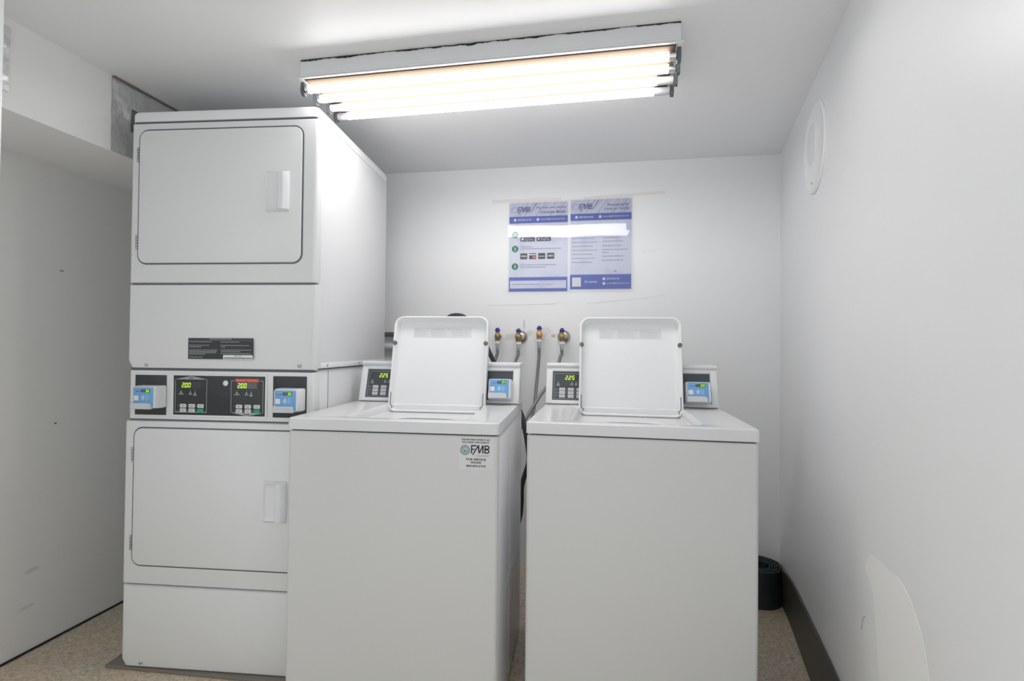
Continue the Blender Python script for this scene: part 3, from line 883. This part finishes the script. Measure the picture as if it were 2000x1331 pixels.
    for k, (a, b) in enumerate(((x0, x0 + 0.064), (x0 + 0.067, x0 + 0.147), (x0 + 0.150, x1))):
        bm = bmesh.new()
        rect(bm, a + 0.006, a + 0.006 + (0.024, 0.046, 0.042)[k], z1 - 0.0085, z1 - 0.006, 0.0285)
        rect(bm, b - 0.008, b - 0.003, z1 - 0.0075, z1 - 0.003, 0.0285)
        for j in range(5):
            line(bm, a + 0.005, b - (0.006 if j % 2 else 0.014), z1 - 0.0145 - j * 0.0048, 0.0022, 0.0285)
        obj('small_print', bm, M_LIDPRINT, lab, smooth=False)
    # control console
    CW = 0.640
    vb, vt, zb, zt = 0.4905, 0.532, 0.936, 1.078
    bm = bmesh.new()
    pr = [(vb, zb), (0.632, zb), (0.632, zt), (vt, zt)]
    loft(bm, [[(con_u + 0.006, v, z) for v, z in pr], [(con_u + CW - 0.006, v, z) for v, z in pr]])
    con = obj('control_console', bm, M_PLASTIC, t, smooth=False)
    bm = bmesh.new(); box(bm, con_u - 0.001, con_u + CW + 0.001, vt - 0.013, 0.636, 1.0765, 1.0915, 0.005, 3)
    obj('console_cap', bm, M_PLASTIC, con)
    tc = math.atan2(vt - vb, zt - zb)
    fl = (zt - zb) / math.cos(tc)
    def on_face(name, bm, m, smooth=True):
        return obj(name, bm, m, con, (con_u, vb, zb), (-tc, 0, 0), smooth)
    for a, b in ((0.0, 0.026), (CW - 0.026, CW)):
        on_face('console_end', rbox(a, b, -0.006, 0.05, 0.0, fl + 0.002, 0.004, 3), M_PLASTIC)
    on_face('console_rail', rbox(0.02, CW - 0.02, -0.005, 0.02, 0.0, 0.014, 0.002), M_PLASTIC)
    on_face('console_rail', rbox(0.02, CW - 0.02, -0.007, 0.02, fl - 0.020, fl + 0.002, 0.004), M_PLASTIC)
    on_face('reader_backplate', plate(CW - 0.148, CW - 0.027, 0.013, fl - 0.021, 0.001, -0.0012, 0.004), M_BLACKW)
    on_face('control_overlay', plate(0.0165 + 0.0098, 0.330, 0.014, fl - 0.021, 0.001, -0.0012, 0.004), M_BLACKW)
    o0, yo = 0.0263 - 0.0008, -0.0015
    on_face('outline_print', frame(o0 + 0.006, 0.324, 0.019, fl - 0.027, 0.001, 0.0014, yo - 0.0003, yo + 0.001), M_DIMINK, False)
    top = fl - 0.021
    bm = bmesh.new(); rect(bm, o0 + 0.046, o0 + 0.125, top - 0.034, top - 0.013, yo - 0.0002)
    on_face('display', bm, M_WINDOWD, False)
    on_face('lit_digits', digits('2.25', o0 + 0.0485, top - 0.0320, 0.0092, 0.0165, yo - 0.0006, 0.40), M_LED, False)
    for k, (ux, ww) in enumerate(((0.022, 0.012), (0.075, 0.011), (0.092, 0.011), (0.11, 0.011))):
        bm = bmesh.new()
        zi = top - 0.040
        disc(bm, o0 + ux, zi, 0.0012, yo, 8)
        rect(bm, o0 + ux - ww * 0.3, o0 + ux + ww * 0.3, zi - 0.0085, zi - 0.004, yo)
        rect(bm, o0 + ux - ww / 2, o0 + ux + ww / 2, zi - 0.0130, zi - 0.0100, yo)
        if k == 0: rect(bm, o0 + ux - ww / 2, o0 + ux + ww / 2, zi - 0.0168, zi - 0.014, yo)
        on_face('indicator_print', bm, M_DIMINK, False)
    for r_ in range(3):
        zc = top - 0.0700 - r_ * 0.0138
        for c_ in range(4):
            bx = o0 + 0.027 + c_ * 0.0335
            on_face('button', plate(bx, bx + 0.0225, zc - 0.0055, zc + 0.0055, 0.0014, yo - 0.0012, yo + 0.001, 0.0004, 3), M_BUTTON)
            bm = bmesh.new()
            rect(bm, bx + 0.004, bx + 0.0185, zc - 0.0012, zc + 0.0012, yo - 0.0016)
            disc(bm, bx - 0.0055, zc, 0.0013, yo, 8)
            if c_ == 0: rect(bm, o0 + 0.0095, o0 + 0.0195, zc - 0.001, zc + 0.0012, yo)
            on_face('button_print', bm, M_INKGREY, False)
        if r_ < 2:
            bm = bmesh.new(); rect(bm, o0 + 0.009, o0 + 0.16, zc - 0.0074, zc - 0.0066, yo)
            on_face('divider_print', bm, M_DIMINK, False)
    # card reader on the slanted face
    p = Vector((con_u, vb, zb)) + Matrix.Rotation(-tc, 3, 'X') @ Vector((CW - 0.073 + (0.002 if sticker else -0.004), -0.001, 0.050))
    card_reader(t, p, (-tc, 0, 0), num)
    if sticker:
        s = obj('service_sticker', plate(0.5320, 0.6330, 0.7950, 0.8900, 0.001, 0.0022, 0.004), M_STICKER, t)
        s['label'] = 'pale service sticker with ring logo and dark lettering'
        y = 0.0018
        text('THESE MACHINES OWNED BY AND', s, 0.5815, 0.8805, M_INK, y, h=0.0052, wd=0.085, align='C', bold=0.02)
        text('THIS LAUNDRY AREA LEASED BY', s, 0.5815, 0.8730, M_INK, y, h=0.0052, wd=0.082, align='C', bold=0.02)
        cx, cz = 0.5508, 0.8525
        bm = bmesh.new(); disc(bm, cx, cz, 0.0142, y, 28, 0.0122); disc(bm, cx, cz, 0.0092, y, 28, 0.0080)
        obj('ring_mark', bm, M_TEAL, s, smooth=False)
        bm = bmesh.new(); disc(bm, cx, cz, 0.0120, y + 0.0001, 28); 
        obj('ring_fill', bm, M_TEAL2, s, smooth=False)
        bm = bmesh.new()
        poly([(cx - 0.004, cz + 0.003), (cx - 0.001, cz - 0.001), (cx + 0.005, cz - 0.002), (cx + 0.002, cz - 0.005), (cx - 0.003, cz - 0.004)], y - 0.0001, 0, bm)
        obj('wave_mark', bm, M_TEAL, s, smooth=False)
        fmb_logo(s, 0.5680, 0.8440, 0.0235, M_INK, y)
        text('LAUNDRY', s, 0.6240, 0.8345, M_INKGREY, y, h=0.0050, wd=0.041, align='R')
        text('FOR SERVICE', s, 0.5835, 0.8230, M_INK, y, h=0.0062, wd=0.058, align='C', bold=0.025)
        text('PHONE', s, 0.5835, 0.8140, M_INK, y, h=0.0062, wd=0.030, align='C', bold=0.025)
        text('800-832-6192', s, 0.5835, 0.8040, M_INK, y, h=0.0062, wd=0.057, align='C', bold=0.025)
    return t
washer('white top-loading washer with open lid and service sticker, next to the dryer', (-0.9372, 1.4328, 0), 0.0493, 0.346, 0.014, '34', True)
washer('white top-loading washer with open lid and plain front, nearest the right wall', (-0.2178, 1.5185, 0), -0.0078, 0.3215, 0.002, '33', False)

# ------------------------------------------------------------------ posters on the back wall
def poster(label, x, z0, wd, ht, kind):
    t = thing('poster', label, 'poster', (x, WY - 0.001, z0), 0, 'laminated posters on the back wall')
    sh = obj('sheet', plate(0, wd, 0, ht, 0.001, -0.0010, 0.0005), M_PBODY, t, smooth=False)
    y = -0.0016
    bm = bmesh.new(); rect(bm, 0, wd, ht - 0.072, ht, y)
    obj('header', bm, M_PHEAD, sh, smooth=False)
    bm = bmesh.new(); rect(bm, 0, wd, ht - 0.108, ht - 0.072, y)
    obj('contact_band', bm, M_POSTBLUE, sh, smooth=False)
    y2 = y - 0.0005
    # slanted strokes behind the logo
    bm = bmesh.new()
    poly([(0.114, ht - 0.05), (0.117, ht - 0.05), (0.146, ht - 0.004), (0.141, ht - 0.004)], y2, 0, bm)
    obj('slash_print', bm, M_POSTNAVY, sh, smooth=False)
    bm = bmesh.new(); disc(bm, 0.026, ht - 0.036, 0.017, y2, 24, 0.0150); disc(bm, 0.026, ht - 0.036, 0.011, y2, 24, 0.0095)
    obj('ring_mark', bm, M_POSTTXT, sh, smooth=False)
    fmb_logo(sh, 0.045, ht - 0.050, 0.029, M_POSTNAVY, y2 - 0.0002)
    l1, l2 = (('Pay with your phone', 'Clothesline Mobile') if kind == 0 else ('Procedures for', 'Using our Facility'))
    text(l1, sh, wd - 0.012, ht - 0.037, M_POSTNAVY, y2, h=0.0155, wd=0.150 if kind == 0 else 0.108, align='R', bold=0.012)
    text(l2, sh, wd - 0.012, ht - 0.059, M_POSTNAVY, y2, h=0.0155, wd=0.135 if kind == 0 else 0.125, align='R', bold=0.012)
    def contact(x_, z_, s, k):
        b = bmesh.new(); disc(b, x_, z_, 0.0075, y2, 18)
        obj('contact_icon', b, M_WHITEINK, sh, smooth=False)
        text(s, sh, x_ + 0.014, z_ - 0.0045, M_WHITEINK, y2, h=0.010, wd=k, bold=0.01)
    contact(0.031, ht - 0.090, '800-832-6192', 0.072)
    contact(0.152, ht - 0.090, 'service@fmblaundry.com', wd - 0.180)
    if kind == 0:
        for k, zz in ((1, 0.300), (2, 0.225), (3, 0.132)):
            b = bmesh.new(); disc(b, 0.032, zz, 0.0175, y2, 28)
            obj('step_circle', b, M_POSTGREEN, sh, smooth=False)
            text(str(k), sh, 0.032, zz - 0.008, M_WHITEINK, y2 - 0.0003, h=0.016, align='C', bold=0.02)
        for xx, nm, sub in ((0.060, 'App Store', 'Download on the'), (0.146, 'Google Play', 'GET IT ON')):
            obj('store_badge', plate(xx, xx + 0.076, 0.264, 0.287, 0.003, y2 - 0.0003, y2 + 0.0002), M_POSTGREY, sh, smooth=False)
            b = bmesh.new()
            if nm == 'App Store': disc(b, xx + 0.012, 0.2755, 0.0065, y2 - 0.0006, 14)
            else: poly([(xx + 0.007, 0.268), (xx + 0.018, 0.2755), (xx + 0.007, 0.283)], y2 - 0.0006, 0, b)
            obj('badge_mark', b, M_WHITEINK, sh, smooth=False)
            text(nm, sh, xx + 0.023, 0.2675, M_WHITEINK, y2 - 0.0006, h=0.0085, wd=0.046, bold=0.015)
            text(sub, sh, xx + 0.023, 0.2790, M_WHITEINK, y2 - 0.0006, h=0.0042, wd=0.038)
        for q, nm in enumerate(('VISA', 'card', 'DISCOVER', 'AMEX')):
            xx = 0.060 + q * 0.0475
            obj('card_badge', plate(xx, xx + 0.037, 0.170, 0.201, 0.002, y2 - 0.0003, y2 + 0.0002), M_POSTGREY, sh, smooth=False)
            if nm == 'card':
                b = bmesh.new(); rect(b, xx, xx + 0.037, 0.190, 0.196, y2 - 0.0006)
                obj('card_stripe', b, M_WHITEINK, sh, smooth=False)
                b = bmesh.new(); disc(b, xx + 0.023, 0.1795, 0.006, y2 - 0.0006, 16); disc(b, xx + 0.031, 0.1795, 0.006, y2 - 0.0008, 16)
                obj('card_circles', b, M_ORANGE, sh, smooth=False)
            else:
                text(nm, sh, xx + 0.0185, 0.181, M_WHITEINK, y2 - 0.0006, h=0.010 if nm != 'DISCOVER' else 0.006, wd=0.031, align='C', bold=0.03)
        b = bmesh.new()
        for x0, x1, zz in ((0.060, 0.20, 0.303), (0.060, 0.125, 0.233), (0.060, 0.275, 0.222), (0.060, 0.250, 0.137), (0.060, 0.195, 0.125)):
            line(b, x0, x1, zz, 0.0048, y2)
        obj('small_print', b, M_POSTTXT, sh, smooth=False)
        b = bmesh.new(); rect(b, 0, wd, 0, 0.075, y)
        obj('footer', b, M_POSTBLUE, sh, smooth=False)
        b = bmesh.new(); rect(b, 0.006, wd - 0.006, 0.016, 0.057, y2)
        obj('footer_box', b, M_PBODY, sh, smooth=False)
        b = bmesh.new(); line(b, 0.016, 0.165, 0.034, 0.0052, y2 - 0.0003); line(b, 0.202, 0.232, 0.033, 0.005, y2 - 0.0003)
        obj('small_print', b, M_POSTTXT, sh, smooth=False)
    else:
        b = bmesh.new()
        for j, x1 in enumerate((0.105, 0.122, 0.138, 0.115, 0.138, 0.115, 0.127, 0.112)):
            line(b, 0.010, x1, 0.282 - j * 0.0208, 0.0042, y2)
        for zz, x1 in ((0.262, 0.25), (0.243, 0.268), (0.220, 0.262), (0.200, 0.292), (0.186, 0.196), (0.166, 0.270), (0.145, 0.270)):
            line(b, 0.163, x1, zz, 0.0042, y2)
        obj('small_print', b, M_POSTTXT, sh, smooth=False)
        b = bmesh.new(); rect(b, 0.222, 0.236, 0.088, 0.095, y2)
        obj('small_print', b, M_POSTTXT, sh, smooth=False)
        b = bmesh.new(); rect(b, 0, wd, 0, 0.075, y)
        obj('footer', b, M_POSTBLUE, sh, smooth=False)
        b = bmesh.new(); rect(b, 0.011, 0.056, 0.013, 0.060, y2)
        obj('blank_square', b, M_PAPER, sh, smooth=False)
        text('For service', sh, 0.076, 0.032, M_WHITEINK, y2, h=0.0125, wd=0.062, bold=0.015)
        contact(0.173, 0.052, '800-832-6192', 0.065)
        contact(0.173, 0.028, 'service@fmblaundry.com', 0.112)
    # clear laminate over it, with a sealed border
    bm = bmesh.new()
    G = []
    for a in range(49):
        row = []
        for b in range(33):
            sz, sx = a / 48, b / 32
            bow = 0.0105 * (1 - sz) ** 1.15 * (0.8 + 0.2 * sx) if kind == 0 else 0.0100 * (1 - sz) ** 1.15
            wave = 0.0016 * (sx - 0.5) * (1 if kind == 0 else 0) * sz + (0.0012 * math.sin(2.6 * sx + 0.2) * sz if kind else 0.0005 * math.sin(5 * sx) * sz)
            row.append(bm.verts.new((-0.006 + (wd + 0.012) * sx, -0.0042 - bow - abs(wave), -0.009 + (ht + 0.017) * sz)))
        G.append(row)
    for a in range(48):
        for b in range(32):
            bm.faces.new((G[a][b], G[a][b + 1], G[a + 1][b + 1], G[a + 1][b]))
    obj('laminate', bm, M_FILM, t, angle=80)
    return t
poster('laminated blue and white notice with green numbered steps about paying by phone', -0.4835, 1.4480, 0.3085, 0.4680, 0)
poster('laminated blue and white notice of facility procedures in two text columns', -0.1610, 1.4575, 0.3095, 0.4630, 1)

# tape strips and residue on the back wall
def strip(name, pts, hgt, th, m_, label, cat):
    bm = bmesh.new()
    n_ = len(pts)
    a = [(x, WY - th, z + random.uniform(-0.0012, 0.0012) + hgt / 2) for x, z in pts]
    b = [(x, WY - th, z + random.uniform(-0.0012, 0.0012) - hgt / 2) for x, z in pts]
    c = [(x, WY, z) for x, y_, z in b]
    d = [(x, WY, z) for x, y_, z in a]
    loft(bm, [a, b, c, d, a], False, False, closed=False)
    bmesh.ops.remove_doubles(bm, verts=bm.verts[:], dist=0.00001)
    o = obj(name, bm, m_, smooth=False)
    return tag(o, label, cat)
def seg(x0, z0, x1, z1, n_=14):
    return [(x0 + (x1 - x0) * i / n_, z0 + (z1 - z0) * i / n_) for i in range(n_ + 1)]
strip('tape_strip', seg(-0.578, 1.9300, -0.21, 1.9310), 0.017, 0.0008, M_TAPE, 'beige strip of old tape above the pay-by-phone poster', 'tape')
strip('tape_strip', seg(-0.09, 1.9300, 0.315, 1.9450), 0.015, 0.0008, M_TAPE, 'beige strip of old tape above the procedures poster', 'tape')
strip('residue_line', seg(-0.598, 1.3750, -0.235, 1.3820) + [(-0.228, 1.39), (-0.215, 1.392), (-0.20, 1.386), (-0.188, 1.380)], 0.0035, 0.0012, M_RESIDUE, 'thin line of adhesive residue on the wall below the pay-by-phone poster', 'residue')
strip('residue_line', seg(-0.075, 1.3830, 0.25, 1.4120) + [(0.275, 1.420), (0.30, 1.4215), (0.318, 1.4160)], 0.0035, 0.0012, M_RESIDUE, 'thin line of adhesive residue on the wall below the procedures poster', 'residue')
strip('residue_line', seg(0.205, 1.6440, 0.300, 1.6540), 0.0035, 0.0008, M_TAPE, 'short faint smear of tape residue right of the procedures poster', 'residue')
spots(M_WALL, [((-0.465, WY, 1.21), (0.05, 0.05, 0.025), (0.62, 0.60, 0.55, 1), 0.55), ((-0.375, WY, 1.225), (0.03, 0.05, 0.02), (0.60, 0.58, 0.54, 1), 0.5),
               ((-0.245, WY, 1.215), (0.02, 0.05, 0.012), (0.35, 0.33, 0.28, 1), 0.6), ((-0.40, WY, 1.275), (0.006, 0.05, 0.045), (0.45, 0.45, 0.45, 1), 0.6),
               ((-0.30, WY, 1.235), (0.06, 0.05, 0.03), (0.66, 0.65, 0.62, 1), 0.45)])

# ------------------------------------------------------------------ valves and hoses
def valve(label, x, z, esc, bright):
    t = thing('water_valve', label, 'valve', (x, WY, z), 0, 'hose valves on the back wall')
    if esc:
        obj('escutcheon', lathe(bmesh.new(), [(0.034, 0.0), (0.034, -0.003), (0.030, -0.012), (0.020, -0.020), (0.011, -0.022)], 28, 'Y', (0.006, 0, 0)), M_NICKEL, t)
    bm = bmesh.new()
    lathe(bm, [(0.010, 0.0), (0.010, -0.045), (0.014, -0.048), (0.015, -0.060), (0.015, -0.072), (0.012, -0.078), (0.004, -0.080)], 16, 'Y')
    lathe(bm, [(0.013, -0.030), (0.013, -0.016), (0.016, -0.006), (0.016, 0.006), (0.012, 0.014), (0.009, 0.018), (0.009, 0.022)], 16, 'Z', (0, -0.060, 0))
    obj('valve_body', bm, M_BRASS2 if bright else M_BRASS, t)
    bm = bmesh.new()
    lathe(bm, [(0.0065, 0.018), (0.0065, 0.026), (0.0085, 0.028), (0.0090, 0.038), (0.0065, 0.042), (0.0005, 0.043)], 12, 'Z', (0, -0.060, 0))
    for k in range(4):
        a = k * PI / 2 + 0.5
        lathe(bm, [(0.0035, 0.022), (0.0052, 0.025), (0.0052, 0.033), (0.0030, 0.036)], 8, 'Z', (0.0085 * math.cos(a), -0.060 + 0.0085 * math.sin(a), 0))
    obj('blue_handle', bm, M_BLUEKNOB, t)
    nb = bmesh.new()
    lathe(nb, [(0.012, -0.026), (0.0175, -0.028), (0.0175, -0.040), (0.012, -0.043)], 8, 'Z', (0, -0.060, 0))
    obj('coupling_nut', nb, M_PLASTIC, t)
    return t
V = []
for lab, x, z, e, b in (('brass wall valve with blue handle nearest the left washer lid, no escutcheon', -0.5300, 1.2120, False, False),
                        ('brass wall valve with blue handle and round metal escutcheon, second from the left washer', -0.4200, 1.2080, True, False),
                        ('brighter brass wall valve with blue handle, set highest in the row', -0.3120, 1.2220, False, True),
                        ('brass wall valve with blue handle and large round escutcheon, nearest the right washer', -0.1960, 1.2110, True, False)):
    valve(lab, x, z, e, b); V.append((x, z))
def hose(label, x, z, path):
    t = thing('supply_hose', label, 'hose', (0, 0, 0), 0, 'braided supply hoses')
    y = WY - 0.060
    obj('ferrule', lathe(bmesh.new(), [(0.0098, z - 0.043), (0.0098, z - 0.070), (0.0088, z - 0.073)], 14, 'Z', (x, y, 0)), M_CHROME, t)
    pts = catmull([(x, y, z - 0.066), (x, y - 0.002, z - 0.09)] + path, 10)
    obj('braided_tube', tube(bmesh.new(), pts, 0.0082, 10), M_HOSE, t)
hose('grey braided hose curving down behind the left washer, leftmost of four', *V[0], [(-0.540, 2.62, 1.085), (-0.556, 2.58, 1.03), (-0.57, 2.50, 0.95), (-0.58, 2.42, 0.80)])
hose('grey braided hose bending left behind the left washer console, second of four', *V[1], [(-0.418, 2.625, 1.12), (-0.437, 2.61, 1.07), (-0.47, 2.56, 1.0), (-0.50, 2.46, 0.88), (-0.51, 2.40, 0.75)])
hose('long grey braided hose hanging between the two washers', *V[2], [(-0.312, 2.625, 1.10), (-0.318, 2.60, 0.99), (-0.322, 2.54, 0.87), (-0.325, 2.47, 0.81), (-0.32, 2.40, 0.70)])
hose('grey braided hose passing behind the right washer and crossing to the gap', *V[3], [(-0.202, 2.62, 1.11), (-0.214, 2.60, 1.06), (-0.245, 2.52, 0.985), (-0.290, 2.46, 0.915), (-0.330, 2.42, 0.845), (-0.365, 2.38, 0.78), (-0.40, 2.33, 0.68)])
# black drain hoses
t = obj('drain_hose', tube(bmesh.new(), catmull([(-0.86, 2.30, 0.70), (-0.84, 2.32, 1.00), (-0.775, 2.35, 1.215), (-0.72, 2.36, 1.286), (-0.675, 2.36, 1.302), (-0.625, 2.36, 1.286), (-0.555, 2.36, 1.21), (-0.512, 2.36, 1.125), (-0.488, 2.36, 1.07), (-0.478, 2.34, 0.98), (-0.49, 2.28, 0.85), (-0.53, 2.20, 0.75)], 8), 0.0105, 12), M_RUBBER)
tag(t, 'black drain hose arching up behind the left washer lid', 'hose')
t = obj('drain_hose', tube(bmesh.new(), catmull([(-0.38, 2.33, 0.90), (-0.348, 2.31, 0.84), (-0.332, 2.29, 0.785), (-0.318, 2.28, 0.72), (-0.312, 2.28, 0.65), (-0.330, 2.28, 0.585), (-0.343, 2.28, 0.53), (-0.344, 2.28, 0.46), (-0.352, 2.28, 0.39), (-0.38, 2.28, 0.30), (-0.42, 2.30, 0.2), (-0.47, 2.34, 0.06), (-0.52, 2.38, 0.0115), (-0.60, 2.40, 0.0115)], 8), 0.011, 12), M_RUBBER)
tag(t, 'black drain hose hanging in the narrow gap between the washers', 'hose')
# pipes on the back wall behind the dryer
def pipe(name, x0, x1, y, z, r, m_, label):
    bm = bmesh.new()
    lathe(bm, [(r, x0), (r, x1)], 16, 'X', (0, y, z))
    for x in (x0 + 0.14, x1 - 0.03):
        lathe(bm, [(r * 1.25, x - 0.012), (r * 1.25, x + 0.012)], 16, 'X', (0, y, z))
        box(bm, x - 0.008, x + 0.008, y, WY, z - 0.006, z + 0.006)
    return tag(obj(name, bm, m_), label, 'pipe')
pipe('metal_pipe', -1.60, -0.98, WY - 0.03, 1.2170, 0.0125, M_PIPE, 'brown horizontal pipe on the back wall between dryer and left washer lid')
pipe('painted_pipe', -1.60, -0.98, WY - 0.04, 1.1520, 0.017, M_PLASTIC, 'white painted horizontal pipe on the back wall below the brown pipe')

# ------------------------------------------------------------------ foil patches on the soffit
SD = Vector((-LWT, 1, 0)).normalized()
SO = Vector((LWX + SW, WY, 0))
def sp(t_, z, off): 
    p = SO + SD * t_ + Vector((SD.y, -SD.x, 0)) * off
    return (p.x, p.y, z)
bm = bmesh.new()
nx, nz = 26, 22
T0, T1, Z0, Z1 = -1.133, -0.50, H - SH + 0.002, H - 0.004
G = []
for j in range(nz + 1):
    row = []
    for i in range(nx + 1):
        tt = T0 + (T1 - T0) * i / nx + (0.001 * math.sin(j * 0.9) if i == 0 else 0)
        zz = Z0 + (Z1 - Z0) * j / nz
        off = 0.003 + random.uniform(0, 0.002) + 0.004 * max(0, math.sin(i * 0.8 + j * 0.35)) * (1 if 1 < i < 8 else 0.2)
        row.append(bm.verts.new(sp(tt, zz, off)))
    G.append(row)
hole = lambda i, j: i >= 3 and i < 14 and 8 <= j < 15
for j in range(nz):
    for i in range(nx):
        if not hole(i, j):
            bm.faces.new((G[j][i], G[j][i + 1], G[j + 1][i + 1], G[j + 1][i]))
fo = thing('foil_patch', 'large silver foil sheet taped on the soffit behind the dryer top', 'foil', sp(T0, Z0, 0))
def child_world(name, bm, m_, par, smooth=True):
    loc = Vector(par.location)
    for v in bm.verts: v.co -= loc
    return obj(name, bm, m_, par, smooth=smooth, angle=70)
child_world('foil_sheet', bm, M_FOIL, fo)
bm = bmesh.new()
q = [(T0 + (T1 - T0) * 3 / nx - .01, Z0 + (Z1 - Z0) * 8 / nz - .01), (T0 + (T1 - T0) * 14 / nx + .01, Z0 + (Z1 - Z0) * 8 / nz - .01), (T0 + (T1 - T0) * 14 / nx + .01, Z0 + (Z1 - Z0) * 15 / nz + .01), (T0 + (T1 - T0) * 3 / nx - .01, Z0 + (Z1 - Z0) * 15 / nz + .01)]
loft(bm, [[sp(a, b, 0.0) for a, b in q], [sp(a, b, 0.0025) for a, b in q]])
child_world('duct_board', bm, M_DUCT, fo, False)
bm = bmesh.new()
q = [(T0, H - 0.006), (T1, H - 0.006), (T1, H - 0.0005), (T0, H - 0.0005)]
loft(bm, [[sp(a, b, 0.0) for a, b in q], [sp(a, b, 0.012) for a, b in q]])
child_world('foil_edge', bm, M_PAD, fo, False)
bm = bmesh.new()
G = []
for j in range(15):
    row = []
    for i in range(7):
        e = random.uniform(-0.003, 0.003) if i == 6 else 0
        row.append(bm.verts.new(sp(-1.56 + 0.105 * i / 6 + e, 1.890 + 0.192 * j / 14, 0.0015 + random.uniform(0, 0.0025))))
    G.append(row)
for j in range(14):
    for i in range(6):
        bm.faces.new((G[j][i], G[j][i + 1], G[j + 1][i + 1], G[j + 1][i]))
o = obj('foil_patch', bm, M_FOIL, angle=60)
tag(o, 'small crinkled silver foil strip on the soffit at the left edge of the view', 'foil')

# ------------------------------------------------------------------ round cover on the right wall
ang = math.atan2(-RD.y, -RD.x)
p = rw(-0.757, 1.858)
vc = thing('round_wall_cover', 'round white painted cover plate high on the right wall', 'cover', p, ang)
obj('cover_plate', lathe(bmesh.new(), [(0.158, 0.0), (0.158, -0.004), (0.155, -0.008), (0.150, -0.009), (0.146, -0.0075), (0.085, -0.0075), (0.0005, -0.0075)], 48, 'Y'), M_WALL_R, vc)
bm = bmesh.new()
lathe(bm, [(0.072, -0.0072), (0.070, -0.0095), (0.066, -0.0098), (0.0005, -0.0098)], 40, 'Y', (-0.03, 0, 0.02))
obj('centre_disc', bm, M_PLASTIC, vc)
obj('screw', lathe(bmesh.new(), [(0.004, -0.007), (0.004, -0.0095), (0.0005, -0.010)], 10, 'Y', (-0.02, 0, -0.118)), M_STEEL, vc)

# ------------------------------------------------------------------ loose vinyl cove base: strip along the right wall ending in a coil
cb = thing('vinyl_cove_base', 'black vinyl baseboard strip along the right wall ending in a rolled coil', 'baseboard', rw(-0.2, 0))
CH = 0.163
def world_child(name, rings, m_, closed=True, cap=True):
    bm = bmesh.new()
    loft(bm, rings, cap, cap, closed)
    loc = Vector(cb.location)
    for v in bm.verts: v.co -= loc
    return obj(name, bm, m_, cb, angle=50)
def strip_rings(path, th, h0, h1):
    rings = []
    n_ = len(path)
    for i, (x, y) in enumerate(path):
        a = Vector(path[max(i - 1, 0)]); b = Vector(path[min(i + 1, n_ - 1)])
        d = (b - a).normalized(); nrm = Vector((-d.y, d.x)) * th / 2
        t1 = h1[i] if isinstance(h1, list) else h1
        rings.append([(x - nrm.x, y - nrm.y, h0), (x + nrm.x, y + nrm.y, h0), (x + nrm.x, y + nrm.y, t1), (x - nrm.x, y - nrm.y, t1)])
    return rings
ctr = Vector((0.716, 2.562))
spiral = []
turns = 6.0
n_ = 150
for i in range(n_ + 1):
    a = 2 * PI * turns * i / n_
    r_ = 0.045 + (0.107 - 0.045) * i / n_ + 0.0012 * math.sin(a * 0.5)
    ang0 = 0.25 - 2 * PI * turns
    spiral.append((ctr.x + r_ * math.cos(a + ang0), ctr.y + r_ * math.sin(a + ang0) * 0.98))
world_child('coil', strip_rings(spiral, 0.0035, 0.001, CH), M_COVE)
path, hts = [], []
for a in (1.9, 1.5, 1.1, 0.7, 0.35):                # outermost wrap leaving the coil
    path.append((ctr.x + 0.111 * math.cos(a), ctr.y + 0.111 * math.sin(a))); hts.append(CH)
for t_, o_, h_ in ((-0.20, 0.014, 0.166), (-0.27, 0.010, 0.176), (-0.36, 0.008, 0.186), (-0.5, 0.008, 0.194), (-0.8, 0.008, 0.205), (-1.2, 0.008, 0.212), (-1.6, 0.008, 0.214), (-2.0, 0.008, 0.214)):
    q = rw(t_, 0, o_)
    path.append((q[0], q[1])); hts.append(h_)
world_child('wall_strip', strip_rings(path, 0.004, 0.001, hts), M_COVE2)
